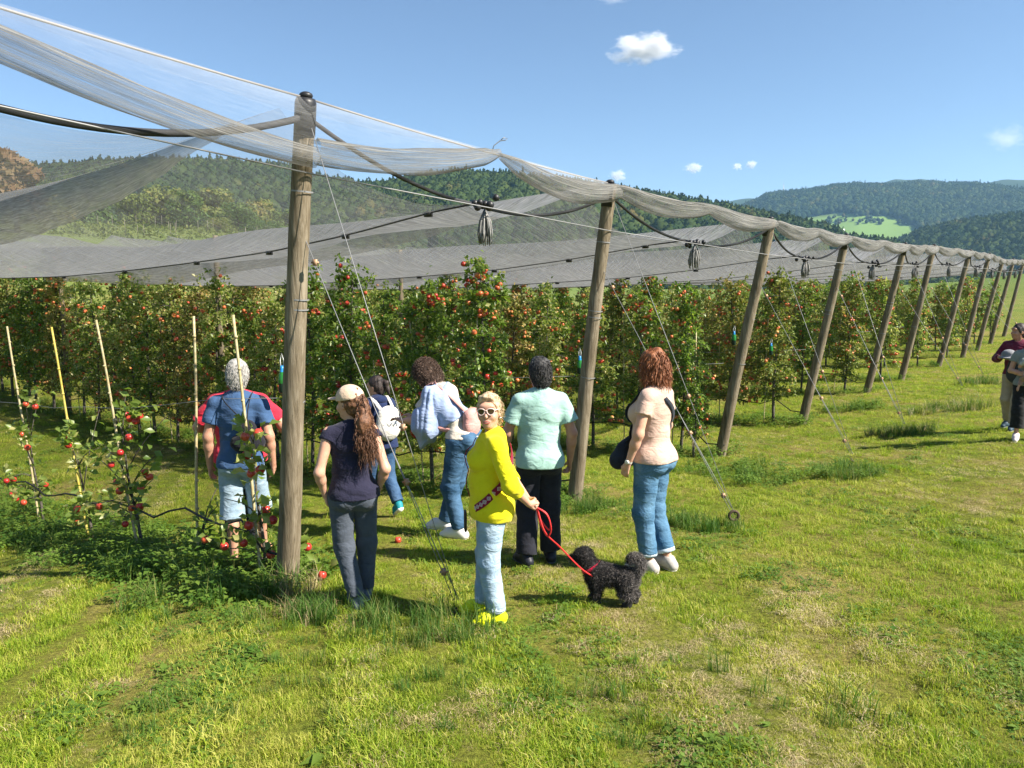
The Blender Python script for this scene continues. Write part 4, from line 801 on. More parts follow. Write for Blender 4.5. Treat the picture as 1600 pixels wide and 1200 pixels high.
for px, py, s, lab in ((622, 848, .036, 'fallen red apple on the grass left of the guy wires'), (560, 893, .03, 'fallen apple behind the legs of the woman in navy')):
    g0 = on_ground(px, py); o = link('fallen_apple', APPLE_ME, None, None, loc=g0 + [0, 0, s * .8]); o.scale = (s,) * 3; tag(o, lab, 'apple', 'fallen apples')
# hanging trap bottles
def bottle(p, label, s=1.0):
    t = thing('trap_bottle', label, 'bottle', p, 'green trap bottles hanging from wires'); t.scale = (s,) * 3
    mb = MB(); mb.lathe([(.0, -.2), (.036, -.195), (.04, -.18), (.04, -.1)], n=12); link('liquid', mb.mesh('liquid'), material('dark_liquid', (.01, .025, .02), rough=.15), t)
    mb = MB(); mb.lathe([(.0405, -.11), (.041, -.06), (.03, -.02), (.016, .015), (.014, .03)], n=12); link('bottle_body', mb.mesh('bottle'), material('green_plastic', (.025, .2, .035), rough=.15, spec=.6, trans=.3), t)
    mb = MB(); mb.lathe([(.024, -.005), (.019, .02), (.017, .05), (.0, .052)], n=12); link('cap', mb.mesh('cap'), material('blue_plastic', (.02, .2, .5), rough=.3), t)
    mb = MB(); mb.tube([(-.012, 0, .03), (-.016, 0, .1), (0, 0, .17), (.016, 0, .1), (.012, 0, .03)], .004, 5); link('string', mb.mesh('string'), material('white_string', (.7, .7, .68)), t)
bottle(at(441, 580, 6.9), 'green trap bottle with blue cap hanging left of the nearest post', 1.0)
bottle(at(906, 562, 9.9), 'green trap bottle hanging left of the second post', .95); bottle(at(1147, 522, 13.6), 'pale trap bottle hanging left of the third post', 1.0); bottle(at(1205, 540, 14.2), 'pale trap bottle hanging right of the third post', .9)
# ------------------------------------------------------------------ bodies: smooth-blended solids, meshed as one surface
def V3(*a): return np.array(a, float)
def cone(a, b, ra, rb=None, k=.03, cut=False, op='+', sq=None): return dict(t='c', a=np.array(a, float), b=np.array(b, float), ra=ra, rb=ra if rb is None else rb, k=k, cut=cut, op=op, sq=sq)
def ell(c, r, k=.03, rot=None, op='+'): return dict(t='e', c=np.array(c, float), r=np.array(r, float), k=k, rot=None if rot is None else np.array(rot), op=op)
def infl(p, e):
    p = dict(p)
    if p['t'] == 'c': p['ra'] += e; p['rb'] += e
    else: p['r'] = p['r'] + e
    return p
def _bb(p, m):
    if p['t'] == 'c': return np.minimum(p['a'] - p['ra'], p['b'] - p['rb']) - m, np.maximum(p['a'] + p['ra'], p['b'] + p['rb']) + m
    r = p['r'].max(); return p['c'] - (p['r'] if p['rot'] is None else r) - m, p['c'] + (p['r'] if p['rot'] is None else r) + m
def _dist(p, X, Y, Z):
    if p['t'] == 'c':
        a, b = p['a'], p['b']; d = b - a; L2 = d @ d + 1e-12; px, py, pz = X - a[0], Y - a[1], Z - a[2]; t = (px * d[0] + py * d[1] + pz * d[2]) / L2; tc = np.clip(t, 0, 1)
        q = np.sqrt((px - tc * d[0]) ** 2 + (py - tc * d[1]) ** 2 + (pz - tc * d[2]) ** 2) - (p['ra'] + (p['rb'] - p['ra']) * tc)
        if p['cut']: q = np.maximum(q, (t - 1) * math.sqrt(L2))
        return q
    x, y, z = X - p['c'][0], Y - p['c'][1], Z - p['c'][2]
    if p['rot'] is not None: M = p['rot']; x, y, z = M[0, 0] * x + M[1, 0] * y + M[2, 0] * z, M[0, 1] * x + M[1, 1] * y + M[2, 1] * z, M[0, 2] * x + M[1, 2] * y + M[2, 2] * z
    r = p['r']; k0 = np.sqrt((x / r[0]) ** 2 + (y / r[1]) ** 2 + (z / r[2]) ** 2) + 1e-9; k1 = np.sqrt((x / r[0] ** 2) ** 2 + (y / r[1] ** 2) ** 2 + (z / r[2] ** 2) ** 2) + 1e-9; return k0 * (k0 - 1) / k1
def _smin(a, b, k):
    h = np.maximum(k - np.abs(a - b), 0) / k; return np.minimum(a, b) - h * h * k * .25
FAR = .08
def solid(groups, h, noise=None):
    """groups: list of (prims, planes[(normal, offset)]) -> verts, quads"""
    allp = [p for g in groups for p in g[0] if p['op'] == '+']; lo = np.min([_bb(p, .02)[0] for p in allp], 0) - 2 * h; hi = np.max([_bb(p, .02)[1] for p in allp], 0) + 2 * h
    n = np.ceil((hi - lo) / h).astype(int) + 1; ax = [lo[i] + np.arange(n[i]) * h for i in range(3)]; F = np.full(n, FAR, np.float32)
    for gr_ in groups:
        prims, planes = gr_[0], gr_[1]; G = np.full(n, FAR, np.float32)
        for p in prims:
            a, b = _bb(p, .05); i0 = np.clip(np.floor((a - lo) / h).astype(int), 0, n - 1); i1 = np.clip(np.ceil((b - lo) / h).astype(int) + 1, 1, n); sl_ = tuple(slice(i0[k], i1[k]) for k in range(3))
            d = _dist(p, ax[0][sl_[0]][:, None, None], ax[1][sl_[1]][None, :, None], ax[2][sl_[2]][None, None, :])
            if p['op'] == '+': G[sl_] = _smin(G[sl_], d, p['k'])
            else: G[sl_] = -_smin(-G[sl_], d, p['k'])
        for nr, of in planes: G = np.maximum(G, (nr[0] * ax[0][:, None, None] + nr[1] * ax[1][None, :, None] + nr[2] * ax[2][None, None, :] - of).astype(np.float32))
        F = _smin(F, G, gr_[2] if len(gr_) > 2 else .012)
    if noise is not None:
        m = np.abs(F) < .04; I = np.nonzero(m); F[m] += noise(ax[0][I[0]], ax[1][I[1]], ax[2][I[2]])
    # surface nets
    s = F < 0; c = np.zeros(n - 1, np.int8)
    for i in (0, 1):
        for j in (0, 1):
            for k in (0, 1): c += s[i:n[0] - 1 + i, j:n[1] - 1 + j, k:n[2] - 1 + k]
    cells = np.argwhere((c > 0) & (c < 8)); idx = np.full(n - 1, -1, np.int32); idx[tuple(cells.T)] = np.arange(len(cells))
    acc = np.zeros((len(cells), 3)); cnt = np.zeros(len(cells)); cor = [(i, j, k) for i in (0, 1) for j in (0, 1) for k in (0, 1)]; val = {q_: F[cells[:, 0] + q_[0], cells[:, 1] + q_[1], cells[:, 2] + q_[2]] for q_ in cor}
    for a in cor:
        for d in range(3):
            if a[d]: continue
            b = list(a); b[d] = 1; b = tuple(b); va, vb = val[a], val[b]; x = (va < 0) != (vb < 0); t = np.where(x, va / np.where(x, va - vb, 1), 0); P = np.zeros((len(cells), 3)) + a; P[:, d] = t; acc += P * x[:, None]; cnt += x
    V = lo + (cells + acc / np.maximum(cnt, 1)[:, None]) * h; Q = []
    for d in range(3):
        e = [slice(1, -1)] * 3; e[d] = slice(0, -1); f = [slice(1, -1)] * 3; f[d] = slice(1, None); A, B = s[tuple(e)], s[tuple(f)]; E = np.argwhere(A != B); fl = A[tuple(E.T)]
        o = E + 1; o[:, d] = E[:, d]; u, v = [(1, 2), (2, 0), (0, 1)][d]
        def cell(du, dv): q_ = o.copy(); q_[:, u] -= du; q_[:, v] -= dv; return idx[tuple(q_.T)]
        q4 = np.stack([cell(1, 1), cell(0, 1), cell(0, 0), cell(1, 0)], 1); q4[~fl] = q4[~fl][:, ::-1]; Q.append(q4)
    return V, np.vstack(Q)
def Rz(a): c, s = math.cos(a), math.sin(a); return np.array([[c, -s, 0], [s, c, 0], [0, 0, 1.]])
def Rx(a): c, s = math.cos(a), math.sin(a); return np.array([[1., 0, 0], [0, c, -s], [0, s, c]])
def Ry(a): c, s = math.cos(a), math.sin(a); return np.array([[c, 0, s], [0, 1., 0], [-s, 0, c]])
def hand(w, d, thumb, palm, curl=.5, sc=1.0):
    """wrist, finger direction, thumb-side direction, palm-facing direction"""
    d = d / np.linalg.norm(d); thumb = thumb - d * (thumb @ d); thumb /= np.linalg.norm(thumb); palm = np.cross(d, thumb) * np.sign(np.cross(d, thumb) @ palm or 1); P = []
    k = w + d * .085 * sc
    P += [cone(w, w + d * .05 * sc + thumb * .012, .021 * sc, .022 * sc, .02), cone(w + d * .025 * sc + thumb * .018 * sc, k + thumb * .026 * sc, .016 * sc, .012 * sc, .015), cone(w + d * .025 * sc - thumb * .014 * sc, k - thumb * .026 * sc, .016 * sc, .012 * sc, .015)]
    for j, (o, L) in enumerate(((.03, .07), (.01, .08), (-.01, .075), (-.03, .058))):
        b = k + thumb * o * sc; a1 = curl * .6; e1 = d * math.cos(a1) + palm * math.sin(a1); m = b + e1 * L * .5 * sc; a2 = curl * 1.5; e2 = d * math.cos(a2) + palm * math.sin(a2); e = m + e2 * L * .5 * sc; P += [cone(b, m, .0098 * sc, .0088 * sc, .006), cone(m, e, .0088 * sc, .0075 * sc, .004)]
    b = w + d * .028 * sc + thumb * .022 * sc; e1 = d * .75 + thumb * .6 + palm * .25; m = b + e1 * .038 * sc; e = m + (d * .95 + thumb * .2 + palm * .35 * (1 + curl)) * .03 * sc; P += [cone(b, m, .0135 * sc, .011 * sc, .012), cone(m, e, .011 * sc, .009 * sc, .005)]
    return P
def strands(P, D, q, L, w, curl, turns, grav, seg=6, name='strand'):
    """ribbon locks from P along D; each a bent, curling strip"""
    n = len(P); D = D / (np.linalg.norm(D, axis=1)[:, None] + 1e-9); t = np.linspace(0, 1, seg); Ls = L * q.uniform(.7, 1.3, n); a0 = q.uniform(0, 6.28, n); u = np.cross(D, q.normal(size=(n, 3))); u /= np.linalg.norm(u, axis=1)[:, None] + 1e-9; v = np.cross(D, u)
    C = P[:, None] + D[:, None] * (t[None] * Ls[:, None])[..., None] * (1 - .35 * grav) ; C = C + np.array([0, 0, -1.0]) * (t[None] ** 2 * Ls[:, None] * grav)[..., None]
    an = a0[:, None] + t[None] * turns * 6.28; C = C + (np.cos(an)[..., None] * u[:, None] + np.sin(an)[..., None] * v[:, None]) * (curl * np.minimum(1, t * 3))[None, :, None] - (np.cos(a0)[:, None] * u + np.sin(a0)[:, None] * v)[:, None] * 0
    W = (np.sin(an + 1.2)[..., None] * u[:, None] + np.cos(an + 1.2)[..., None] * v[:, None]) * (w * (1 - .7 * t))[None, :, None]; Vv = np.stack([C - W, C + W], 2).reshape(-1, 3)
    k = np.arange(n)[:, None, None] * seg * 2; j = np.arange(seg - 1)[None, :, None] * 2; Q = (k + j + np.array([0, 1, 3, 2])[None, None]).reshape(-1, 4); return mesh_np(name, Vv, Q, True)

SKIN = material('skin', (.50, .27, .18), (.56, .32, .22), 14, .5, .15, 160, .35, subsurf=.12)
SKINT = material('skin_tanned', (.40, .20, .13), (.47, .25, .165), 14, .5, .15, 160, .35, subsurf=.12)
def cloth(name, c1, c2=None, bump=.35, bs=55, rough=.9, st=None, sc=9, fold=.28): return material(name, c1, c2 or tuple(x * 1.15 for x in c1), sc, rough, bump, bs, .15, stretch=st, sheen=.1, fold=fold)
def denim(name, c1, c2): return material(name, tuple(x * .8 for x in c1), tuple(x * .8 for x in c2), 5.5, .9, .3, 130, .12, detail=7, lo=.38, hi=.66, fold=.3, fscale=9)
def crumple(seed, amp, fx=5., fz=14., low=None):
    q_ = np.random.RandomState(seed); K = [(q_.normal() * fx, q_.normal() * fx, q_.normal() * fz + q_.choice([-1, 1]) * fz, q_.uniform(0, 6.28)) for _ in range(5)]; K2 = [(q_.normal() * fx * 2.6, q_.normal() * fx * 2.6, q_.normal() * fz * 2.4, q_.uniform(0, 6.28)) for _ in range(4)]
    def f(x, y, z):
        s = sum(np.sin(a * x + b * y + c * z + p) for a, b, c, p in K) / 5; s2 = sum(np.sin(a * x + b * y + c * z + p) for a, b, c, p in K2) / 4; r = amp * (1.5 * (np.abs(s) ** .8) * -1 + .45 + .55 * s2)
        return r if low is None else r * (1 + .3 * np.exp(-((z - low) / .07) ** 2))
    return f
EYEW = material('eye_white', (.75, .73, .7), rough=.2); LIPS = material('lips', (.42, .11, .1), rough=.45); TEETH = material('teeth', (.8, .78, .72), rough=.3)

HS = 1.06
class Person:
    def __init__(s, label, loc, face, H=1.72, fem=False, group=None, skin=None, fat=1.0, headyaw=0., headpitch=0., headroll=0., J=None, seed=1, name='person'):
        s.k = H / 1.75; s.fem = fem; s.skin = skin or SKIN; s.seed = seed; s.t = thing(name, label, 'person', loc, group, math.atan2(-face[0], face[1])); s.t.scale = (s.k,) * 3
        w = .175 if not fem else .158
        s.J = dict(pel=V3(0, 0, .955), wst=V3(0, .0, 1.11), chs=V3(0, 0, 1.29), nck=V3(0, -.02, 1.47), hd=V3(0, .015, 1.635), shR=V3(w + .01, -.02, 1.42), shL=V3(-w - .01, -.02, 1.42), elR=V3(w + .07, -.05, 1.13), elL=V3(-w - .07, -.05, 1.13), wrR=V3(w + .085, .03, .885), wrL=V3(-w - .085, .03, .885),
                   hpR=V3(.09, 0, .9), hpL=V3(-.09, 0, .9), knR=V3(.095, .025, .49), knL=V3(-.095, .025, .49), akR=V3(.1, -.025, .085), akL=V3(-.1, -.025, .085), toR=V3(.125, .15, .03), toL=V3(-.125, .15, .03))
        s.J.update({k_: V3(*v) for k_, v in (J or {}).items()}); s.hR = Rz(headyaw) @ Rx(headpitch) @ Ry(headroll); s.fat = fat; s.prims(); s.handd = {}
    def hx(s, v): return s.J['hd'] + s.hR @ (np.array(v, float) * HS)
    def prims(s):
        J = s.J; f = s.fat; fm = s.fem; tl = (J['chs'] - J['pel']); lean = math.atan2(tl[1], tl[2]); R_ = Rx(-lean)
        hipw, ww, cw = (.172, .132, .150) if fm else (.162, .15, .172)
        s.T = [ell(J['pel'] + [0, -.008, -.02], (hipw * f, .118 * f, .125), .05, R_), ell(J['wst'], (ww * f, .1 * f, .14), .06, R_), ell(J['chs'] + [0, 0, .01], (cw * f, .112 * f, .185), .05, R_), cone(J['shL'] + [.035, 0, -.012], J['nck'] * [1, 1, 0] + [0, 0, J['shL'][2] + .012], .052, .06, .05), cone(J['shR'] + [-.035, 0, -.012], J['nck'] * [1, 1, 0] + [0, 0, J['shR'][2] + .012], .052, .06, .05), cone(J['chs'] + [0, -.01, .1], J['nck'] - [0, 0, .035], .085, .05, .05)]
        if fm: s.T += [ell(J['chs'] + R_ @ V3(.07, .105, -.02), (.062, .06, .066), .04), ell(J['chs'] + R_ @ V3(-.07, .105, -.02), (.062, .06, .066), .04)]
        s.T += [ell(J['pel'] + R_ @ V3(.075, -.075, -.055), (.085, .075, .09), .04), ell(J['pel'] + R_ @ V3(-.075, -.075, -.055), (.085, .075, .09), .04)]
        if f > 1.02: s.T.append(ell(J['wst'] + R_ @ V3(0, .06 * f, -.02), (.12 * f, .085 * f, .13), .05))
        a = .046 if not fm else .042; s.arm = {}; s.leg = {}
        for q_ in 'RL':
            sh, el, wr = J['sh' + q_], J['el' + q_], J['wr' + q_]; s.arm[q_] = [cone(sh, el, a * 1.14, a * .88, .045), cone(el, el + (wr - el) * .35, a * .9, a * .9, .03), cone(el + (wr - el) * .3, wr, a * .9, .027 if not fm else .024, .02)]
            hp, kn, ak = J['hp' + q_], J['kn' + q_], J['ak' + q_]; cf = kn + (ak - kn) * .32 + V3(0, -.012, 0); s.leg[q_] = [cone(hp, kn, .088 * f, .058, .05), cone(kn, cf, .056, .056, .03), cone(cf, ak, .055, .037, .03)]
        h = s.hx; s.head = [cone(J['nck'] - [0, 0, .03], h((0, -.02, -.06)), .056 if not fm else .048, .052 if not fm else .045, .03), ell(h((0, -.015, .03)), (.076, .096, .098), .03, s.hR), ell(h((0, .022, -.04)), (.06, .072, .08), .04, s.hR), ell(h((0, .062, -.094)), (.026, .022, .02), .03, s.hR),
                            cone(h((0, .09, .012)), h((0, .109, -.026)), .009, .0135, .014), ell(h((.038, .065, -.03)), (.026, .026, .026), .02, s.hR), ell(h((-.038, .065, -.03)), (.026, .026, .026), .02, s.hR), ell(h((0, .08, .045)), (.055, .02, .02), .03, s.hR),
                            ell(h((0, .088, -.064)), (.026, .012, .012), .012, s.hR), ell(h((.034, .088, .014)), (.016, .013, .012), .012, s.hR, '-'), ell(h((-.034, .088, .014)), (.016, .013, .012), .012, s.hR, '-')]
        s.head = [s.head[0]] + [dict(p, r=p['r'] * HS) if p['t'] == 'e' else dict(p, ra=p['ra'] * HS, rb=p['rb'] * HS) for p in s.head[1:]]
        for q_ in (1, -1): s.head += [ell(h((q_ * .076, -.005, -.008)), (.011, .022, .032), .008, s.hR), ell(h((q_ * .084, .004, -.008)), (.006, .011, .018), .006, s.hR, '-')]
    def hand(s, q_, d=None, thumb=(0, 1, 0), palm=None, curl=.5):
        el, wr = s.J['el' + q_], s.J['wr' + q_]; d = wr - el if d is None else np.array(d, float); palm = V3(-1 if q_ == 'R' else 1, 0, 0) if palm is None else np.array(palm, float); s.handd[q_] = hand(wr, d, np.array(thumb, float), palm, curl, .96 if not s.fem else .88)
    def foot(s, q_, ex=0.0):
        ak, to = s.J['ak' + q_], s.J['to' + q_]; d = to - ak; fw = d / np.linalg.norm(d); heel = ak + (ak - to) * V3(.22, .22, 0) + V3(0, 0, -.045); return [cone(ak + [0, 0, .0], heel + [0, 0, .01], .036 + ex, .031 + ex, .03), cone(heel, ak + d * .62 + [0, 0, .006], .031 + ex, .036 + ex, .03), cone(ak + d * .62 + [0, 0, .002], to, .036 + ex, .026 + ex, .03), cone(ak, ak + d * .6 + [0, 0, .008], .035 + ex, .03 + ex, .03)]
    def body(s, h=.0085, feet=False):
        P = s.T + s.head + [p for q_ in 'RL' for p in s.arm[q_]]; Lg = [([infl(p, -.009) for p in s.leg[q_]] + (s.foot(q_, -.006) if feet else []), [], .006) for q_ in 'RL']
        P = [infl(p, -.012) if any(p is x for x in s.T) else p for p in P]
        hp = [p for q_ in s.handd for p in s.handd[q_]]
        V, Q = solid(Lg + [(P, [], .04)] + ([(hp, [])] if hp else []), h); o = link('body', mesh_np('body', V, Q), s.skin, s.t); return o
    def part(s, name, groups, h, mat, noise=None, parent=None): V, Q = solid(groups, h, noise); return link(name, mesh_np(name, V, Q), mat, parent or s.t)
    def shirt(s, mat, hem=.93, sleeve=.55, e=.014, se=.02, amp=.008, hemn=(0, 0, -1), name='shirt', flare=.0, vneck=None, fz=13., seed=None, h=.010):
        T = [infl(p, e) for p in s.T]; J = s.J
        if hem < .98: T.append(ell(J['pel'] + [0, -.004, -.07], ((.172 if s.fem else .162) * s.fat + e + .004, .128 * s.fat + e + .006, .2), .05))
        if flare: T.append(cone(J['wst'], J['pel'] + [0, 0, -.06], .12, .12 + flare, .06))
        hn = np.array(hemn, float); hn /= np.linalg.norm(hn); o = J['pel'] + [0, 0, hem - .955]; sl2 = []
        T.append(ell(J['nck'] + [0, .035, .03], (.06, .06, .05), .01, None, '-'))
        for q_ in 'RL':
            sh, el, wr = J['sh' + q_], J['el' + q_], J['wr' + q_]
            if sleeve <= 1: sl2.append(cone(sh - [0, 0, .012], sh + (el - sh) * sleeve, .05 + se * .35, .046 + se * 1.2, .045, True))
            else: sl2 += [cone(sh - [0, 0, .01], el, .05 + se * .5, .045 + se, .05), cone(el, el + (wr - el) * (sleeve - 1), .045 + se, .034 + se, .03, True)]
        return s.part(name, [(T, [(hn, hn @ o)]), (sl2, [], .03)], h, mat, crumple(seed or s.seed, amp, 5, fz, J['wst'][2]))
    def trousers(s, mat, cut=.93, top=1.04, e=.014, el_=.018, amp=.007, wide=0., name='trousers', seed=None, fz=9.):
        J = s.J; T = [infl(p, e) for p in s.T[:2]] + [infl(p, e) for p in s.T[2:] if p['t'] == 'e' and p['c'][2] < J['pel'][2] + .02 and p is not s.T[0]]; G = []
        for q_ in 'RL':
            L = []; hp, kn, ak = J['hp' + q_], J['kn' + q_], J['ak' + q_]; c = 1.0
            if cut > .5: end = kn + (ak - kn) * (cut - .5) * 2; L += [cone(hp, kn, .092 * s.fat + el_ * .6, .06 + el_ + wide * .4, .05), cone(kn, end, .059 + el_ + wide * .4, np.interp(cut, [.5, 1], [.06, .045]) + el_ + wide, .04, True)]
            else: L += [cone(hp, hp + (kn - hp) * cut * 2, .095 * s.fat + el_, .065 + el_ + wide, .05, True)]
            G.append((L, [], .006))
        return s.part(name, G + [(T, [((0, 0, 1), J['pel'][2] + top - .955)], .035)], .010, mat, crumple((seed or s.seed) + 30, amp * .7, 9, fz * 2.2, J['knR'][2]))
    def shoes(s, mat, sole=None, ex=.008, toes=True):
        for q_ in 'RL':
            ak, to = s.J['ak' + q_], s.J['to' + q_]; lifted = ak[2] > .13 or to[2] > .08; base = min(ak[2] - .085, to[2] - .03)
            P = s.foot(q_, ex); pl = [((0, 0, -1), -base - .0)] if not lifted else []
            sh = s.part('shoe', [(P, pl + [((0, 0, 1), ak[2] + .035)] if not lifted else [])], .009, mat)
            if sole is not None:
                P2 = [infl(p, .004) for p in P]; n = np.cross(to - ak + [0, 0, .055], V3(1, 0, 0)); n /= np.linalg.norm(n); n *= -1 if n[2] > 0 else 1
                mid = to + n * .012; s.part('sole', [(P2, [(-n, -n @ mid)])], .009, sole, parent=sh)
    def surf(s, prims, n, q_, planes=(), h=.012):
        V, Q = solid([(prims, list(planes))], h); me = mesh_np('tmp', V, Q); nr = np.empty(len(V) * 3, np.float32); me.vertices.foreach_get('normal', nr); nr = nr.reshape(-1, 3); i = q_.choice(len(V), n); bpy.data.meshes.remove(me); return V[i], nr[i]
    def glasses(s, frame, lens):
        g = None
        for q_ in (1, -1):
            mb = MB(); c = np.array([s.hx((q_ * .034 + .026 * math.cos(a), .108 - .012 * abs(math.cos(a)) * (1 if q_ * math.cos(a) > 0 else 0), .012 + .023 * math.sin(a) + .003 * math.cos(2 * a))) for a in np.linspace(0, 6.283, 17)]); mb.tube(c, .0042, 6, False)
            if q_ == 1: mb.tube([s.hx((.009, .109, .018)), s.hx((0, .112, .02)), s.hx((-.009, .109, .018))], .0035, 6)
            mb.tube([s.hx((q_ * .06, .098, .02)), s.hx((q_ * .077, .07, .022)), s.hx((q_ * .083, -.005, .018))], .0035, 6); o = link('sunglasses_frame', mb.mesh('frame'), frame, s.t)
            mb = MB(); cc = s.hx((q_ * .034, .106, .012)); mb.add(np.vstack([c[:-1], cc]), None, [(k, (k + 1) % 16, 16) for k in range(16)]); link('lens', mb.mesh('lens'), lens, o)
    def hair(s, prims, mat, amp, seed, planes=(), h=.007, f=70., name='hair'):
        q_ = np.random.RandomState(seed); K = [(q_.normal(size=3) * f, q_.uniform(0, 6.28)) for _ in range(7)]
        return s.part(name, [(prims, list(planes))], h, mat, lambda x, y, z: amp * sum(np.sin(k[0] * x + k[1] * y + k[2] * z + p) for k, p in K) / 3)
def band(pts, w, th, n=None):
    """flat strap through pts; w width, lying roughly facing n"""
    P = np.array(pts, float); T = np.gradient(P, axis=0); T /= np.linalg.norm(T, axis=1)[:, None]; n = np.broadcast_to(np.array(n if n is not None else (0, 1, 0), float), P.shape); B = np.cross(T, n); B /= np.linalg.norm(B, axis=1)[:, None] + 1e-9; N_ = np.cross(B, T)
    V = np.stack([P - B * w / 2 - N_ * th / 2, P + B * w / 2 - N_ * th / 2, P + B * w / 2 + N_ * th / 2, P - B * w / 2 + N_ * th / 2], 1).reshape(-1, 3); m = len(P); mb = MB(); Q = [(i * 4 + j, i * 4 + (j + 1) % 4, (i + 1) * 4 + (j + 1) % 4, (i + 1) * 4 + j) for i in range(m - 1) for j in range(4)] + [(0, 3, 2, 1), ((m - 1) * 4, (m - 1) * 4 + 1, (m - 1) * 4 + 2, (m - 1) * 4 + 3)]
    mb.add(V, Q); return mb
def smooth_path(pts, n=24):
    P = np.array(pts, float); t = np.linspace(0, len(P) - 1, n); out = []
    for x in t:
        i = min(int(x), len(P) - 2); f = x - i; p0, p1, p2, p3 = P[max(0, i - 1)], P[i], P[i + 1], P[min(len(P) - 1, i + 2)]; out.append(.5 * ((2 * p1) + (p2 - p0) * f + (2 * p0 - 5 * p1 + 4 * p2 - p3) * f * f + (3 * p1 - p0 - 3 * p2 + p3) * f ** 3))
    return np.array(out)
def torso_path(P, pts, e, off=.006, n=40):
    T = [infl(p, e) for p in P.T]; out = []
    for th, z in smooth_path([(a, b, 0) for a, b in pts], n)[:, :2]:
        c = np.array([0, np.interp(z, [P.J['pel'][2], P.J['chs'][2]], [P.J['pel'][1], P.J['chs'][1]]), z]); dr = np.array([math.sin(R(th)), math.cos(R(th)), 0]); lo_, hi_ = 0., .45
        for _ in range(16):
            m = (lo_ + hi_) / 2; p_ = c + dr * m; dd = min(float(_dist(t_, p_[0], p_[1], p_[2])) for t_ in T) - .008
            if dd < 0: lo_ = m
            else: hi_ = m
        out.append(c + dr * (hi_ + off))
    return np.array(out)
def pplace(px, pyfeet, pyhead, extra=0.0):
    """feet position and the height that spans feet to head top"""
    g = on_ground(px, pyfeet); d = ray(px, pyhead); k = math.hypot(g[0], g[1]) / math.hypot(d[0], d[1]); return g, CAM_Z + d[2] * k - g[2] + extra
HAIRM = {k_: material('hair_' + k_, *v, 1, .5, .4, 220, .4, stretch=None) if False else material('hair_' + k_, v[0], v[1], 60, .5, .5, 180, .35) for k_, v in dict(grey=((.26, .25, .23), (.44, .42, .39)), brown=((.06, .026, .012), (.19, .085, .04)), dark=((.018, .012, .01), (.05, .035, .03)), curly=((.05, .03, .022), (.16, .10, .07)), blond=((.36, .25, .14), (.6, .46, .3)), salt=((.012, .011, .011), (.06, .057, .054)), red=((.16, .05, .02), (.34, .13, .05))).items()}
def cap_hair(s, e=.012, back=.0, low=-.05):
    return [ell(s.hx((0, -.018, .034)), (.076 + e, .096 + e, .098 + e), .02, s.hR), ell(s.hx((0, -.055 - back, -.01)), (.072 + e * .6, .058 + e, .075 + e - low * .3), .03, s.hR)]
def face_cut(s, y0=.05, z0=.055, tilt=.5):
    n = s.hR @ (V3(0, 1, -tilt) / math.hypot(1, tilt)); return [(n, n @ s.hx((0, y0, z0)))]
WHITE = material('white_rubber', (.72, .71, .68), rough=.6)

# ---------- man in blue tee and denim shorts, seen from behind, walking away
g, H = pplace(384, 884, 565); PG = Person('grey-haired man in blue tee and light denim shorts walking away behind the young tree', g, (-.1, 1), H, False, seed=3, skin=SKINT, fat=.97, headyaw=.12, J=dict(knL=(-.09, .0, .49), akL=(-.075, -.05, .085), toL=(-.10, .11, .03), knR=(.11, .12, .5), akR=(.12, .18, .115), toR=(.14, .34, .03), elR=(.245, -.05, 1.13), wrR=(.255, .02, .89), elL=(-.245, -.04, 1.13), wrL=(-.26, .02, .885)))
PG.hand('R', curl=.7); PG.hand('L', curl=.7); PG.body(feet=True); PG.shirt(cloth('tee_blue', (.035, .075, .16), (.05, .1, .2)), hem=.88, sleeve=.62, e=.02, se=.026, amp=.007)
PG.trousers(denim('denim_light_shorts', (.24, .34, .43), (.42, .52, .6)), cut=.58, wide=.03, el_=.02); PG.hair(cap_hair(PG, .011), HAIRM['grey'], .003, 2, face_cut(PG, .045, .05))
for q_ in 'RL':
    ak, to = PG.J['ak' + q_], PG.J['to' + q_]; so_ = PG.part('sandal', [(PG.foot(q_, .008), [((0, 0, 1), min(ak[2], to[2] + .05) - .055)])], .009, material('sandal_leather', (.16, .07, .04), rough=.6))
    mb = MB(); mb.torus(ak + [0, 0, -.02], .043, .007, 'Z'); link('strap', mb.mesh('strap'), MATS['sandal_leather'], so_)
tb = thing('drawstring_bag', 'flat black drawstring bag on the back of the man in blue', 'bag', PG.t.location, None, PG.t.rotation_euler[2]); tb.scale = PG.t.scale
V, Q = solid([([cone((.1, -.15, 1.08), (.1, -.155, 1.22), .09, .07, .05), cone((.02, -.15, 1.1), (.18, -.15, 1.1), .06, .06, .05)], [((0, 1, 0), -.125)])], .01, crumple(5, .006)); link('sack', mesh_np('sack', V, Q), cloth('bag_black', (.012, .012, .016)), tb)
for e in ((.12, -.09, 1.47), (-.1, -.1, 1.46)): mb = MB(); mb.tube(smooth_path([(.1, -.165, 1.26), (.1 * .4 + e[0] * .6, -.16, 1.38), e, (e[0], .0, 1.5)], 10), .005, 5); link('cord', mb.mesh('cord'), MATS['bag_black'], tb)

def crop_hair(P, e, mat, n, seed, L=.016):
    q_ = np.random.RandomState(seed); Pp, Nn = P.surf(cap_hair(P, e), n, q_, face_cut(P, .045, .05)); link('strands', strands(Pp, Nn * .18 + P.hR @ V3(0, -.6, -.7) + q_.normal(size=Nn.shape) * .16, q_, L * 1.5, .0017, .002, .4, .2, 4), mat, P.t)
crop_hair(PG, .011, HAIRM['grey'], 2600, 4)

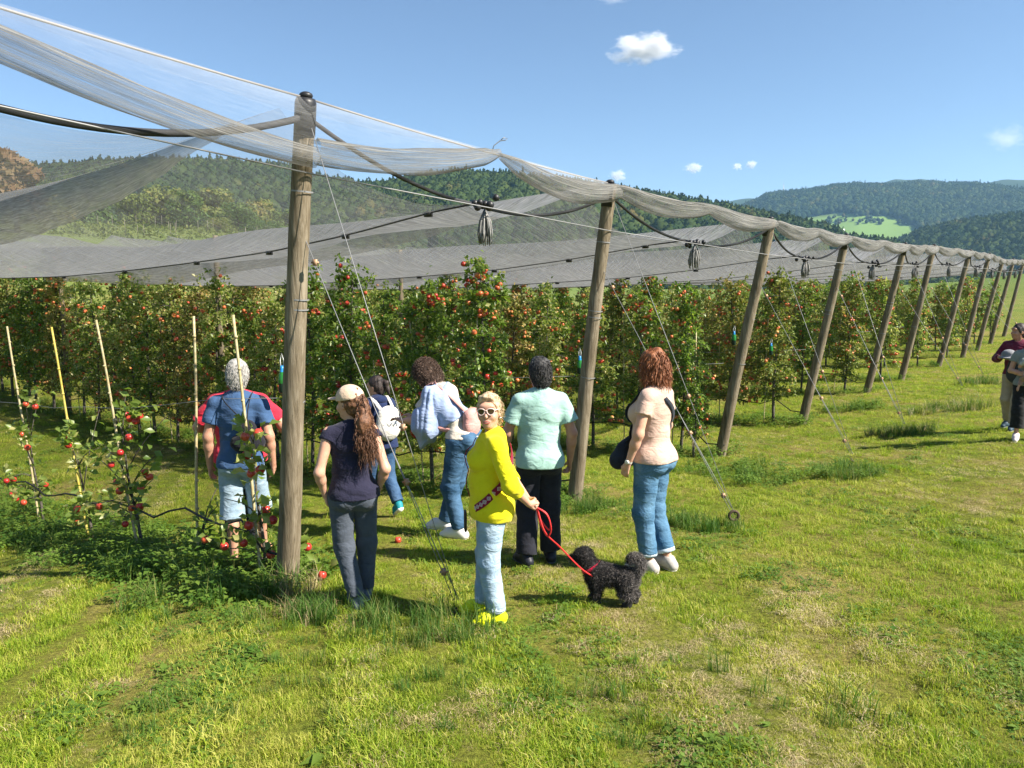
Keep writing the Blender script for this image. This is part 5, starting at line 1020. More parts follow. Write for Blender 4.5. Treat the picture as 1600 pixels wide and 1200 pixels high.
# ---------- man in red, just ahead of him
g2 = PG.t.location * (1 + .55 / PG.t.location[1]) + Vector((.0, 0, 0)); PR = Person('man in red tee mostly hidden behind the grey-haired man', (g2[0], g2[1], gz(g2[0], g2[1])), (-.05, 1), H * .99, False, seed=8, skin=SKINT, fat=1.22, J=dict(shR=(.22, -.02, 1.42), shL=(-.22, -.02, 1.42), elR=(.38, .02, 1.18), wrR=(.34, .2, 1.12), elL=(-.38, .02, 1.17), wrL=(-.3, .2, 1.1), akL=(-.11, -.02, .085)))
PR.hand('R', curl=.8); PR.hand('L', curl=.8); PR.body(); PR.shirt(cloth('tee_red', (.5, .02, .04), (.6, .03, .06)), hem=.86, sleeve=.75, e=.03, se=.035, amp=.008); PR.trousers(cloth('trousers_black', (.015, .016, .02)), cut=.95); PR.shoes(material('shoe_dark', (.02, .02, .025), rough=.6)); PR.hair(cap_hair(PR, .009), HAIRM['salt'], .002, 5, face_cut(PR, .045, .05))

# ---------- woman in navy top and cap
g, H = pplace(555, 945, 606, -.01); PN = Person('woman in navy top and beige cap with long curly ponytail, hands in pockets', g, (-.28, 1), H, True, seed=12, headyaw=.75, headpitch=-.05, J=dict(elR=(.25, -.12, 1.13), wrR=(.21, .01, .95), elL=(-.25, -.08, 1.12), wrL=(-.215, .0, .94), knL=(-.075, .0, .49), akL=(.01, -.1, .085), toL=(-.02, .07, .03), knR=(.11, .07, .49), akR=(.095, .1, .085), toR=(.125, .27, .03), pel=(.015, 0, .955)))
PN.hand('R', d=(-.2, .25, -1), curl=.3); PN.hand('L', d=(.2, .2, -1), curl=.3); PN.body(); PN.shirt(cloth('top_navy', (.016, .016, .034), (.022, .021, .042), .4, 90), hem=.9, sleeve=.2, e=.016, se=.02, amp=.007, flare=.05); PN.trousers(cloth('trousers_slate', (.055, .066, .085), (.07, .082, .104)), cut=.97, wide=.002, el_=.018, amp=.006); PN.shoes(material('shoe_greyblue', (.1, .12, .14), rough=.7), WHITE)
PN.hair(cap_hair(PN, .012, .0) + [cone(PN.hx((0, -.1, .03)), PN.hx((0, -.13, -.04)), .035, .05, .03)], HAIRM['brown'], .005, 8, face_cut(PN, .035, .05)); q = np.random.RandomState(77)
base = PN.hx((0, -.125, .02)); Pp = base + q.normal(size=(900, 3)) * [.016, .014, .018]; Dd = np.array([.05, -.36, -.9]) + q.normal(size=(900, 3)) * [.11, .08, .08]; Pp2 = Pp + Dd * q.uniform(0, .14, 900)[:, None]; link('ponytail', strands(np.vstack([Pp, Pp2]), np.vstack([Dd, Dd + [.1, 0, -.3]]), q, .27, .0036, .010, 2.6, .3, 11), HAIRM['brown'], PN.t)
PN.part('hair_tail', [([cone(base, base + [0, -.075, -.16], .04, .058, .03), cone(base + [0, -.075, -.16], base + [.01, -.085, -.31], .055, .022, .03)], [])], .009, HAIRM['brown'], lambda x, y, z: .008 * np.sin(x * 60 + z * 35) * np.sin(y * 70 + z * 20))
ca = PN.part('cap', [([ell(PN.hx((0, -.008, .042)), (.103, .121, .108), .02, PN.hR)], [(PN.hR @ V3(0, -.12, -1), PN.hR @ V3(0, -.12, -1) @ PN.hx((0, 0, .03)))])], .008, cloth('cap_beige', (.52, .38, .27), (.58, .43, .31))); PN.part('brim', [([ell(PN.hx((0, .125, .036)), (.072, .08, .012), .01, PN.hR)], [])], .006, MATS['cap_beige'], parent=ca)

# ---------- girl in navy hoodie with white backpack
g, H = pplace(597, 806, 592, .03); PH = Person('girl in navy hoodie stepping away under a white backpack', g, (-.62, .78), H, True, seed=15, headyaw=.5, headpitch=-.22, J=dict(chs=(0, .04, 1.29), nck=(0, .04, 1.46), hd=(0, .09, 1.61), shR=(.165, .03, 1.41), shL=(-.165, .03, 1.41), knR=(.09, -.02, .5), akR=(.09, -.26, .19), toR=(.1, -.15, .06), knL=(-.09, .14, .5), akL=(-.09, .1, .085), toL=(-.1, .27, .03), elR=(.24, .03, 1.13), wrR=(.2, .2, 1.02), elL=(-.24, .05, 1.13), wrL=(-.2, .22, 1.03)))
PH.hand('R', curl=.6); PH.hand('L', curl=.6); PH.body(); PH.shirt(cloth('hoodie_navy', (.012, .02, .06), (.018, .03, .085), .4), hem=.88, sleeve=1.92, e=.026, se=.026, amp=.008); PH.trousers(denim('denim_blue', (.03, .07, .15), (.08, .15, .26)), cut=.96, wide=.01)
PH.part('hood', [([ell(PH.J['nck'] + [0, -.05, .0], (.1, .08, .055), .03)], [])], .01, MATS['hoodie_navy'], crumple(4, .008)); PH.shoes(material('shoe_teal', (.01, .2, .24), rough=.6), WHITE)
PH.hair(cap_hair(PH, .013) + [cone(PH.hx((0, -.1, .05)), PH.hx((0, -.15, .02)), .03, .035, .02), cone(PH.hx((0, -.15, .02)), PH.hx((0, -.16, -.1)), .032, .018, .02)], HAIRM['dark'], .004, 3, face_cut(PH, .04, .05))
def backpack(P, label, mat, c, r, strapmat=None, mark=None, sh=('R', 'L'), wide=(1, 1, 1)):
    t = thing('backpack', label, 'backpack', P.t.location, None, P.t.rotation_euler[2]); t.scale = P.t.scale; c = np.array(c, float)
    V, Q = solid([([ell(c, r, .03), ell(c + [0, 0, -r[2] * .35], (r[0] * 1.02, r[1] * 1.05, r[2] * .62), .05), cone(c + [-r[0] * .5, 0, r[2] * .6], c + [r[0] * .5, 0, r[2] * .6], .05, .05, .04)], [])], .010, crumple(31, .007)); sk_ = link('sack', mesh_np('sack', V, Q), mat, t)
    for q_ in sh:
        x = P.J['sh' + q_]; sx = np.sign(x[0]); mb = band(smooth_path([c + [sx * r[0] * .55, .02, r[2] * .8], x * [.62, 1, 1] + [0, -.07, .06], x * [.62, 1, 1] + [0, .03, .085], x * [.68, 1, 1] + [0, .115, -.02], x * [.8, 1, 1] + [0, .1, -.18], x * [1.0, 1, 1] + [0, -.02, -.3], c + [sx * r[0] * .8, .02, -r[2] * .7]], 26), .045, .008, (0, 1, .3)); link('strap', mb.mesh('strap', False), strapmat or mat, t)
    if mark:
        for pts in mark: mb = MB(); mb.tube(smooth_path([c + np.array(p_) for p_ in pts], 14), .0035, 5); link('print', mb.mesh('print'), material('print_blue', (.03, .08, .15)), sk_)
    return t
backpack(PH, 'light grey-white backpack with dark squiggle worn by the girl in the hoodie', cloth('pack_white', (.52, .5, .46), (.6, .58, .54)), (0, -.2, 1.2), (.155, .085, .21), None, [[(-.06, -.095, .03), (-.03, -.1, -.02), (.0, -.102, .03), (.02, -.1, -.03), (.05, -.097, .04), (.07, -.09, -.03)], [(.04, -.098, .09), (.07, -.09, .05), (.05, -.097, .0)]])

# ---------- bending woman with blue shawl
g, H = pplace(722, 838, 575, .06); PS = Person('curly-haired woman in blue shawl and jeans bending toward the apple branches', g, (-.93, .36), H * 1.06, True, seed=22, headyaw=-.1, headpitch=-.55, J=dict(wst=(0, .05, 1.1), chs=(0, .16, 1.26), nck=(0, .27, 1.40), hd=(0, .36, 1.53), shR=(.165, .23, 1.37), shL=(-.165, .23, 1.37), elR=(.2, .36, 1.12), wrR=(.1, .54, 1.1), elL=(-.2, .37, 1.12), wrL=(-.12, .56, 1.09), knL=(-.09, .08, .49), akL=(-.085, -.02, .085), toL=(-.1, .15, .03), knR=(.09, .1, .5), akR=(.1, .23, .085), toR=(.11, .40, .03)))
PS.hand('R', d=(-.2, .8, .2), curl=.7, palm=(0, 0, -1), thumb=(-1, 0, 0)); PS.hand('L', d=(.2, .8, .2), curl=.7, palm=(0, 0, -1), thumb=(1, 0, 0)); PS.body(); PS.shirt(cloth('top_cream', (.5, .45, .38), (.56, .5, .43)), hem=.96, sleeve=.6, e=.012)
PS.trousers(denim('denim_mid', (.035, .09, .17), (.09, .18, .3)), cut=.97, wide=.008); PS.shoes(material('shoe_white', (.66, .65, .62), rough=.7), WHITE, .011)
hb = [ell(PS.hx((0, -.02, .03)), (.098, .112, .112), .03, PS.hR), ell(PS.hx((0, -.045, -.05)), (.095, .08, .09), .04, PS.hR)]; fc = face_cut(PS, .065, .03, .3); PS.hair(hb, HAIRM['curly'], .010, 9, fc, f=45.); q = np.random.RandomState(5); Pp, Nn = PS.surf(hb, 3600, q, fc); link('curls', strands(Pp, Nn + q.normal(size=Nn.shape) * .5, q, .045, .003, .008, 1.5, .5, 8), HAIRM['curly'], PS.t)
sw = thing('shawl', 'pale blue shawl draped over the back of the bending woman', 'shawl', PS.t.location, None, PS.t.rotation_euler[2]); sw.scale = PS.t.scale; 
_sl = PS.J['shL']; G1 = [infl(PS.T[2], .032), infl(PS.T[3], .03), infl(PS.T[1], .03), cone(_sl, _sl + [-.03, .05, -.3], .072, .1, .05), cone(_sl + [-.0, .07, -.2], _sl + [.05, .06, -.52], .1, .075, .06), cone(_sl + [.1, -.06, -.1], _sl + [.08, -.08, -.4], .07, .07, .06)]
V, Q = solid([(G1, [((1, 0, 0), .02), ((0, .25, 1.), 1.5), ((0, -.75, -.9), -1.02)])], .010, crumple(91, .02, 26, 3.)); link('cloth', mesh_np('cloth', V, Q), cloth('shawl_blue', (.27, .34, .52), (.32, .4, .6), .2), sw)
bp_ = backpack(PS, 'pink crumpled shoulder bag hanging behind the bending woman', cloth('bag_pink', (.45, .22, .2), (.55, .3, .27)), (.0, -.105, 1.10), (.12, .06, .13), None, None, ('L',))

# ---------- woman in yellow with the leash
g, H = pplace(768, 966, 620, .0); PY = Person('smiling woman in bright yellow top and sunglasses looking back at the viewer', g, (-.985, -.12), H, True, seed=31, fat=1.08, headyaw=1.28, headpitch=.06, headroll=.05, J=dict(elL=(-.27, -.12, 1.13), wrL=(-.16, -.27, .955), elR=(.25, -.14, 1.14), wrR=(-.02, -.285, .95), knL=(-.085, .03, .49), akL=(-.10, -.03, .085), toL=(-.16, .14, .03), akR=(.11, .05, .085), toR=(.11, .22, .03)))
PY.hand('L', d=(.55, -.65, -.35), curl=.8, palm=(.3, .8, 0), thumb=(0, -.2, 1)); PY.hand('R', d=(-.6, -.6, -.3), curl=.9, palm=(-.3, .8, 0), thumb=(0, -.2, 1)); PY.body(.0075)
PY.shirt(cloth('top_yellow', (.66, .57, .008), (.72, .64, .012), .2, 40), hem=.82, sleeve=1.42, e=.016, se=.02, amp=.006, hemn=(0, .1, -1), flare=.03, h=.009); PY.trousers(denim('denim_pale', (.30, .42, .55), (.46, .58, .68)), cut=.95, wide=.014, amp=.007)
for q_ in 'RL':
    kn, ak = PY.J['kn' + q_], PY.J['ak' + q_]; e = kn + (ak - kn) * .9; u = (ak - kn) / np.linalg.norm(ak - kn); mb = MB(); mb.tube([e - u * .025, e - u * .024, e + u * .024, e + u * .025], [.06, .0765, .0765, .06], 16, False); link('turn_up', mb.mesh('turn_up'), denim('denim_pale_inside', (.5, .6, .68), (.62, .7, .76)), PY.t)
PY.shoes(material('shoe_neon', (.75, .8, .01), rough=.6), material('sole_neon', (.7, .8, .08), rough=.6), .011)
hb = cap_hair(PY, .016, .012, -.08) + [ell(PY.hx((0, -.105, -.02)), (.05, .04, .06), .03, PY.hR), ell(PY.hx((0, .055, .105)), (.06, .035, .03), .03, PY.hR)]; fc = face_cut(PY, .06, .06, .55); PY.hair(hb, HAIRM['blond'], .004, 14, fc, f=90.); q = np.random.RandomState(15); Pp, Nn = PY.surf(hb, 2400, q, fc); bk = PY.hR @ V3(0, -1, -.35); link('locks', strands(Pp, Nn * .1 + bk + q.normal(size=Nn.shape) * .12, q, .06, .0024, .003, .4, .15, 6), HAIRM['blond'], PY.t)
PY.glasses(material('frame_pink', (.68, .5, .44), rough=.35), material('lens_brown', (.05, .03, .015), rough=.08, spec=.7))
mb = MB(); Pl = np.array([PY.hx((x, .0935 - 6.5 * x * x + .003, -.066 + 3.2 * x * x + sgn * (.006 - 9 * x * x))) for sgn in (1, -1) for x in np.linspace(-.025, .025, 9)]).reshape(2, 9, 3); mb.grid(Pl); mth = link('mouth', mb.mesh('mouth'), TEETH, PY.t)
for sgn in (1, -1): mb = MB(); mb.tube([PY.hx((x, .0965 - 6.5 * x * x, -.066 + 3.2 * x * x + sgn * (.0075 - 9.5 * x * x))) for x in np.linspace(-.027, .027, 9)], np.array([.0015, .003, .004, .0045, .0045, .0045, .004, .003, .0015]), 6); link('lip', mb.mesh('lip'), LIPS, mth)
mb = MB(); mb.ball(PY.hx((-.08, -.0, -.045)), .008, 8, 6); link('earring', mb.mesh('earring'), material('silver', (.7, .7, .7), rough=.25, metal=.9), PY.t)
st = thing('patterned_strap', 'dark red woven bag strap with white pattern across the yellow top', 'strap', PY.t.location, None, PY.t.rotation_euler[2]); st.scale = PY.t.scale; RED = cloth('strap_red', (.2, .012, .03)); mat_w = material('strap_white', (.7, .62, .58))
fr = PY.fat; pa = torso_path(PY, [(-42, .92), (-62, .965), (-85, 1.03), (-120, 1.13), (-160, 1.27), (-185, 1.38)], .016, .016); mb = band(pa, .055, .007, [(p_[0], p_[1], .05) for p_ in pa]); sb_ = link('band', mb.mesh('band', False), RED, st)
for k in range(2, 22, 3):
    p_ = pa[k]; nrm = np.array([p_[0], p_[1], .05]); nrm /= np.linalg.norm(nrm); T_ = pa[k + 1] - pa[k]; T_ /= np.linalg.norm(T_); B_ = np.cross(T_, nrm); c_ = p_ + nrm * .0052; mb = MB()
    for s_, w_ in ((.017, .0), (.008, .0)): 
        for a_, b_ in ((T_, B_), (B_, -T_), (-T_, -B_), (-B_, T_)): mb.tube([c_ + a_ * s_, c_ + b_ * s_], .0018, 4)
    link('motif', mb.mesh('motif'), mat_w, sb_)
ph = thing('phone_pouch', 'small dark phone pouch hanging at the hip of the woman in yellow', 'pouch', PY.t.location, None, PY.t.rotation_euler[2]); ph.scale = PY.t.scale; mb = MB(); mb.box((-.02, .20, .80), (.085, .02, .16)); o = link('case', mb.mesh('case', False), material('pouch_brown', (.03, .018, .016), rough=.5), ph); bv = o.modifiers.new('b', 'BEVEL'); bv.width = .008; bv.segments = 2
mb = MB(); mb.tube(torso_path(PY, [(-3, .9), (4, 1.1), (20, 1.3), (40, 1.42)], .016, .01, 12), .004, 5); link('cord', mb.mesh('cord'), MATS['strap_red'], ph)

# ---------- man in pale green shirt
g, H = pplace(842, 880, 562); PM = Person('dark-haired man in pale green short-sleeved shirt and black trousers seen from behind', g, (-.22, 1), H, False, seed=41, skin=SKINT, fat=1.04, headyaw=.05, J=dict(elR=(.27, -.05, 1.13), wrR=(.275, .02, .89), elL=(-.27, .02, 1.14), wrL=(-.26, .16, .98), akL=(-.12, -.04, .085), toL=(-.17, .12, .03), akR=(.11, .02, .085), toR=(.13, .19, .03)))
PM.hand('R', curl=.9); PM.hand('L', curl=.7); PM.body(); PM.shirt(cloth('shirt_green', (.27, .43, .38), (.32, .49, .43), .3, 26, st=(1, 1, 1)), hem=.86, sleeve=.66, e=.026, se=.032, amp=.008, flare=.02); PM.part('collar', [([cone(PM.J['nck'] + [0, -.01, -.015], PM.J['nck'] + [0, -.012, .03], .072, .066, .01)], [((0, 0, 1), PM.J['nck'][2] + .032)])], .008, MATS['shirt_green'])
PM.trousers(cloth('chinos_black', (.012, .013, .018), (.02, .02, .028)), cut=.97, wide=.022, el_=.022, amp=.008); PM.shoes(material('shoe_black', (.012, .013, .02), rough=.5), material('sole_grey', (.12, .12, .14)))
PM.hair(cap_hair(PM, .014), HAIRM['salt'], .005, 6, face_cut(PM, .05, .045), f=80.)
crop_hair(PM, .014, HAIRM['salt'], 3500, 9)

# ---------- woman in peach tee
g, H = pplace(1016, 890, 550); PP = Person('red-haired woman in peach tee and jeans facing left', g, (-.80, .60), H, True, seed=51, fat=1.04, headyaw=-.1, headpitch=-.1, J=dict(elL=(-.25, .0, 1.14), wrL=(-.24, .09, .90), elR=(.25, .0, 1.14), wrR=(.23, .12, .92), akL=(-.08, -.03, .085), toL=(-.10, .14, .03), akR=(.08, -.12, .085), toR=(.11, .05, .03)))
PP.hand('L', curl=.6); PP.hand('R', curl=.6); PP.body(feet=True); PP.shirt(cloth('tee_peach', (.48, .33, .265), (.54, .38, .3), .3), hem=.9, sleeve=.5, e=.018, se=.018, amp=.006); PP.trousers(denim('denim_bright', (.06, .15, .26), (.14, .27, .4)), cut=.9, wide=.006)
for q_ in 'RL':
    kn, ak = PP.J['kn' + q_], PP.J['ak' + q_]; e = kn + (ak - kn) * .81; u = (ak - kn) / np.linalg.norm(ak - kn); mb = MB(); mb.tube([e - u * .016, e - u * .015, e + u * .015, e + u * .016], [.06, .0735, .0725, .055], 16, False); link('turn_up', mb.mesh('turn_up'), MATS['denim_pale_inside'], PP.t)
PP.shoes(material('shoe_taupe', (.36, .33, .3), (.42, .39, .36), 40, .8), material('sole_light', (.5, .48, .45)), .009)
hb = [ell(PP.hx((0, -.015, .04)), (.09, .108, .106), .03, PP.hR), ell(PP.hx((0, -.045, -.05)), (.086, .065, .095), .04, PP.hR), ell(PP.hx((.07, .01, -.04)), (.03, .045, .08), .03, PP.hR), ell(PP.hx((-.07, .01, -.04)), (.03, .045, .08), .03, PP.hR)]; fc = face_cut(PP, .058, .045, .25); PP.hair(hb, HAIRM['red'], .008, 19, fc, f=40.); q = np.random.RandomState(25); Pp, Nn = PP.surf(hb, 3200, q, fc); link('locks', strands(Pp, Nn * .22 + [0, 0, -.8] + q.normal(size=Nn.shape) * .18, q, .075, .003, .004, .5, .25, 8), HAIRM['red'], PP.t)
mb = MB(); wr, el = PP.J['wrL'], PP.J['elL']; u = (wr - el) / np.linalg.norm(wr - el); c = wr - u * .02; mb.tube([c - u * .009, c + u * .009], [.0285, .0285], 14, False); w_ = link('watch', mb.mesh('watch'), material('watch_band', (.5, .45, .38), rough=.4), PP.t); mb = MB(); mb.tube([c + [-.024, 0, 0], c + [-.036, 0, 0]], [.017, .017], 14); link('dial', mb.mesh('dial'), material('watch_dial', (.7, .68, .62), rough=.2), w_)
cb = thing('crossbody_bag', 'dark slouchy crossbody bag at the front of the woman in peach', 'bag', PP.t.location, None, PP.t.rotation_euler[2]); cb.scale = PP.t.scale; DK = cloth('bag_charcoal', (.018, .022, .03), None, .2)
V, Q = solid([([cone((-.1, .25, .88), (.06, .25, .87), .075, .075, .05), cone((-.07, .24, .98), (.03, .24, .98), .045, .045, .06), cone((-.02, .2, 1.05), (-.02, .24, .98), .02, .04, .04)], [])], .011, crumple(61, .006)); link('sack', mesh_np('sack', V, Q), DK, cb)
mb = band(np.vstack([[(-.03, .25, 1.0)], torso_path(PP, [(-15, 1.06), (-20, 1.2), (-30, 1.35)], .014, .008, 14), smooth_path([(-.095, .085, 1.42), (-.09, .03, 1.478), (-.08, -.05, 1.47), (-.05, -.1, 1.42)], 10), torso_path(PP, [(195, 1.38), (165, 1.3), (130, 1.17), (95, 1.06), (50, 1.0), (15, .98)], .014, .008, 24)]), .04, .007, (0, 1, .2)); link('strap', mb.mesh('strap', False), DK, cb)

# ---------- the couple at the right edge
g, H = pplace(1580, 670, 500, .0); PA = Person('man in maroon top and beige trousers at the right edge', g, (-.75, -.5), 1.76, False, seed=61, skin=SKINT, headyaw=-.6, J=dict(elL=(-.28, .06, 1.18), wrL=(-.16, .28, 1.24), elR=(.28, .06, 1.18), wrR=(.12, .3, 1.22), knL=(-.1, .12, .5), akL=(-.1, .16, .085), toL=(-.12, .33, .03), akR=(.1, -.14, .1), toR=(.12, .03, .03)))
PA.hand('R', d=(-.8, .3, .3), curl=.8, palm=(0, -1, 0), thumb=(0, 0, 1)); PA.hand('L', d=(.8, .3, .3), curl=.8, palm=(0, -1, 0), thumb=(0, 0, 1)); PA.body(); PA.shirt(cloth('top_maroon', (.10, .012, .03), (.13, .018, .04)), hem=.92, sleeve=1.7, e=.02, se=.022); PA.trousers(cloth('trousers_beige', (.36, .29, .21), (.42, .34, .25)), cut=.97, wide=.02, el_=.02, amp=.008); PA.shoes(material('shoe_slate', (.03, .06, .09), rough=.6), MATS['sole_light']); PA.hair(cap_hair(PA, .013), HAIRM['dark'], .004, 7, face_cut(PA, .06, .055))
bpk = backpack(PA, 'dark grey backpack carried low at the front of the man in maroon', cloth('pack_grey', (.03, .033, .038), (.045, .05, .055)), (-.12, .22, 1.02), (.16, .1, .22), None, None, ()); mb = MB(); mb.tube(smooth_path([(-.2, .28, .88), (-.32, .3, .86), (-.34, .3, .78), (-.33, .3, .64)], 12), .009, 5); link('strap', mb.mesh('strap'), BLACK, bpk)
hat = thing('sun_hat', 'pale grey sun hat held at the chest of the man in maroon', 'hat', PA.t.location, None, PA.t.rotation_euler[2]); V, Q = solid([([ell((-.03, .36, 1.28), (.11, .1, .085), .02), ell((-.03, .38, 1.23), (.15, .13, .02), .03)], [])], .01, crumple(9, .004)); link('crown', mesh_np('crown', V, Q), cloth('hat_grey', (.2, .2, .21)), hat)
g, H = pplace(1598, 688, 515, .0); PB = Person('woman in grey tee, sunglasses and face mask carrying a child at the right edge', g, (-.55, -.85), 1.66, True, seed=71, headyaw=-.2, J=dict(elR=(.24, .0, 1.13), wrR=(.0, .24, 1.08), elL=(-.24, .05, 1.13), wrL=(.02, .26, 1.1), knR=(.09, .1, .5), akR=(.1, .12, .1), toR=(.11, .28, .03), akL=(-.09, -.06, .085), toL=(-.1, .11, .03)))
PB.hand('R', d=(-1, .2, .1), curl=.5, palm=(0, -1, 0), thumb=(0, 0, 1)); PB.hand('L', d=(1, .2, .1), curl=.5, palm=(0, -1, 0), thumb=(0, 0, 1)); PB.body(feet=True); PB.shirt(cloth('tee_olivegrey', (.2, .22, .19), (.25, .27, .24)), hem=.9, sleeve=.5); PB.trousers(cloth('trousers_ash', (.012, .012, .013), (.02, .02, .02)), cut=.86, wide=.03, el_=.025, amp=.009); PB.shoes(material('shoe_pinkwhite', (.6, .52, .52), rough=.7), WHITE)
hb = [ell(PB.hx((0, -.02, .035)), (.095, .115, .115), .03, PB.hR), ell(PB.hx((0, -.06, -.08)), (.095, .07, .13), .04, PB.hR)]; PB.hair(hb, HAIRM['curly'], .006, 9, face_cut(PB, .055, .05, .3)); PB.glasses(material('frame_dark', (.05, .02, .02), rough=.3), MATS['lens_brown']); PB.part('face_mask', [([ell(PB.hx((0, .05, -.052)), (.066, .064, .046), .02, PB.hR)], [])], .008, material('mask_white', (.72, .74, .76), rough=.9))
KC = Person('small child in grey top held in the arms of the masked woman', PB.t.location + Vector((0, 0, .62)), (.55, .85), .78, False, seed=81, headyaw=.3, name='person', J=dict(hd=(0, .02, 1.62), knR=(.2, .3, .75), akR=(.3, .25, .45), toR=(.3, .35, .35), knL=(-.2, .3, .75), akL=(-.3, .25, .45), toL=(-.3, .35, .35), elR=(.3, .15, 1.2), wrR=(.25, .35, 1.3), elL=(-.3, .15, 1.2), wrL=(-.25, .35, 1.3)))
KC.t.location += Vector((-.14, -.24, 0)); KC.hand('R'); KC.hand('L'); KC.body(.016, True); KC.shirt(cloth('baby_grey', (.4, .42, .43)), sleeve=.6, h=.018); KC.trousers(cloth('baby_trousers', (.3, .2, .18)), cut=.8); KC.hair(cap_hair(KC, .02), cloth('baby_hat', (.6, .6, .6)), .002, 3, face_cut(KC, .06, .05))

# ---------- the dog
def dog():
    g = on_ground(948, 943); t = thing('dog', 'small curly black dog with greying rump and curled tail on a red leash', 'dog', g, None, math.atan2(.96, .28)); sc = .9; t.scale = (sc,) * 3
    P = [cone((0, -.16, .235), (0, .08, .255), .082, .092, .04), ell((0, .09, .235), (.082, .09, .1), .04), ell((0, -.17, .23), (.078, .08, .09), .04), cone((0, .12, .28), (0, .175, .37), .062, .056, .04), ell((0, .195, .40), (.068, .075, .066), .03), cone((0, .235, .385), (0, .285, .368), .04, .03, .03), ell((.058, .18, .375), (.022, .035, .055), .02), ell((-.058, .18, .375), (.022, .035, .055), .02)]
    for x, o in ((.05, .02), (-.05, -.025)): P += [cone((x, .1 + o, .2), (x, .095 + o, .1), .045, .034, .03), cone((x, .095 + o, .1), (x, .1 + o, .025), .033, .03, .02), cone((x, .1 + o, .022), (x, .13 + o, .02), .028, .024, .02)]
    for x, o in ((.05, -.03), (-.05, .01)): P += [cone((x, -.17 + o, .21), (x, -.15 + o, .13), .06, .044, .03), cone((x, -.15 + o, .13), (x, -.205 + o, .085), .038, .032, .03), cone((x, -.205 + o, .085), (x, -.195 + o, .025), .03, .028, .02), cone((x, -.195 + o, .022), (x, -.16 + o, .02), .027, .024, .02)]
    tl = smooth_path([(0, -.235, .28), (0, -.275, .34), (0, -.27, .40), (0, -.22, .425), (0, -.185, .395)], 8)
    for k in range(7): P.append(cone(tl[k], tl[k + 1], .032, .032, .02))
    V, Q = solid([(P, [])], .008); me = mesh_np('body', V, Q); nr = np.empty(len(V) * 3, np.float32); me.vertices.foreach_get('normal', nr); nr = nr.reshape(-1, 3)
    link('body', me, material('dog_coat', (.012, .011, .011), (.025, .022, .021), 40, .8), t); q_ = np.random.RandomState(6); i = q_.choice(len(V), 11000); p_ = V[i]; grey = (p_[:, 1] < -.2) & ((p_[:, 2] > .3) | (q_.uniform(size=11000) < .5)) | (q_.uniform(size=11000) < np.clip(.18 - p_[:, 1] * 1.1, .03, .5)); leg = p_[:, 2] < .08
    for sel, mt, nm in ((~grey & ~leg, material('fur_black', (.012, .011, .011), (.035, .03, .028), 30, .7), 'fur'), (grey & ~leg, material('fur_grey', (.09, .08, .075), (.27, .24, .22), 60, .8), 'grey_fur')):
        link(nm, strands(p_[sel], nr[i][sel] + q_.normal(size=(sel.sum(), 3)) * .55, q_, .024, .0022, .0045, 1.3, .25, 6), mt, t)
    mb = MB(); mb.ball((0, .318, .376), .013, 8, 6); link('nose', mb.mesh('nose'), BLACK, t)
    c = thing('dog_collar', 'red collar with metal ring round the neck of the dog', 'collar', g, None, t.rotation_euler[2]); c.scale = t.scale; ax = V3(0, .055, .09); ax /= np.linalg.norm(ax); ce = V3(0, .135, .30); u = V3(1, 0, 0); v = np.cross(ax, u); th = np.linspace(0, 6.283, 24); pts = ce + (np.cos(th)[:, None] * u + np.sin(th)[:, None] * v) * .082; mb = band(pts, .026, .008, pts - ce); link('band', mb.mesh('band', False), material('collar_red', (.6, .015, .06), rough=.5), c)
    mb = MB(); mb.torus(ce - v * -.0 + V3(-.07, -.04, -.05) * 1.0, .013, .0035, 'X'); link('ring', mb.mesh('ring'), MATS['silver'], c)
    M = Matrix.Translation(t.location) @ Euler((0, 0, t.rotation_euler[2])).to_matrix().to_4x4() @ Matrix.Scale(sc, 4); return np.array(M @ Vector(tuple(ce + V3(-.075, -.04, -.055))))
ring = dog()
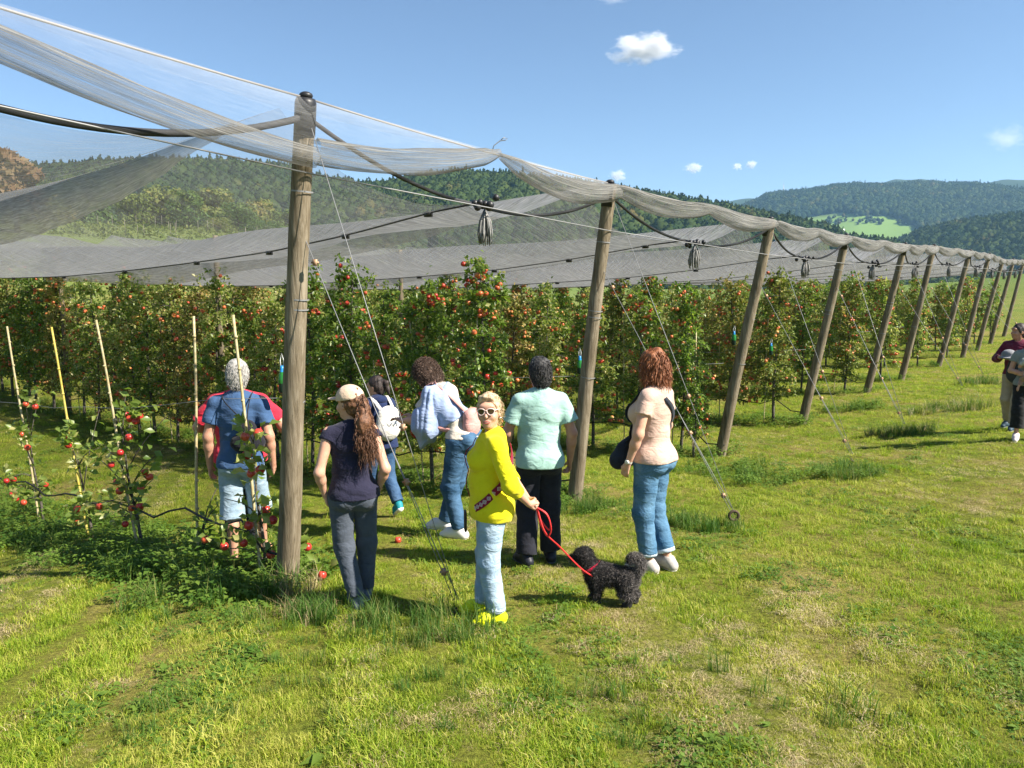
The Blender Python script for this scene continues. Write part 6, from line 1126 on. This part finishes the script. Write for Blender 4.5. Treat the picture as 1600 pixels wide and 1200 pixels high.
M = Matrix.Translation(PY.t.location) @ Euler((0, 0, PY.t.rotation_euler[2])).to_matrix().to_4x4() @ Matrix.Scale(PY.k, 4); hnd = np.array(M @ Vector((-.10, -.345, .90)))
LR = material('leash_red', (.62, .03, .03), rough=.5); lt = thing('leash', 'red leash looped in the hand of the woman in yellow and clipped to the dog', 'leash', hnd)
mb = MB(); mid = (hnd + ring) / 2; mb.tube(smooth_path([hnd - hnd, V3(.05, -.02, -.16), (ring - hnd) * .42 + [-.02, 0, -.06], (ring - hnd) * .75 + [0, 0, -.055], ring - hnd], 30), .0058, 7); link('lead', mb.mesh('lead'), LR, lt)
for k, (w_, d_, tl_) in enumerate(((.045, .2, .02), (.03, .15, .03))): mb = MB(); mb.tube(smooth_path([V3(-.01, 0, .01), V3(w_ + tl_, -.02 + .01 * k, -d_ * .2), V3(w_ + tl_ + .03, -.02, -d_ * .7), V3(.05 + tl_, -.015 * k, -d_), V3(.01 + tl_ * .5, .0, -d_ * .55), V3(-.01, .0, .01)], 26), .005, 6); link('loop', mb.mesh('loop'), LR, lt)
# black hose piece behind the nearest post
g = on_ground(470, 885); mb = MB(); mb.tube([(0, 0, .05), (.1, .02, .035), (.2, .03, .02)], .02, 8); tag(link('pipe_end', mb.mesh('pipe'), HOSE, loc=g), 'short black pipe end poking out beside the nearest post', 'pipe')
# ------------------------------------------------------------------ haze
def haze():
    mb = MB(); mb.box((0, 1500, 215), (12800, 9600, 650))
    m = bpy.data.materials.new('haze_air'); m.use_nodes = True; N = NT(m); t = m.node_tree; t.nodes.remove(t.nodes['Principled BSDF'])
    v = N.n('VolumePrincipled'); v.inputs['Color'].default_value = (.38, .67, 1.0, 1); v.inputs['Density'].default_value = .0001; v.inputs['Anisotropy'].default_value = .2
    N.l(v.outputs[0], t.nodes['Material Output'].inputs['Volume'])
    o = link('haze', mb.mesh('haze', False), m); o['kind'] = 'stuff'; o['label'] = 'thin bluish haze over the distant hills'; o['category'] = 'haze'
haze()
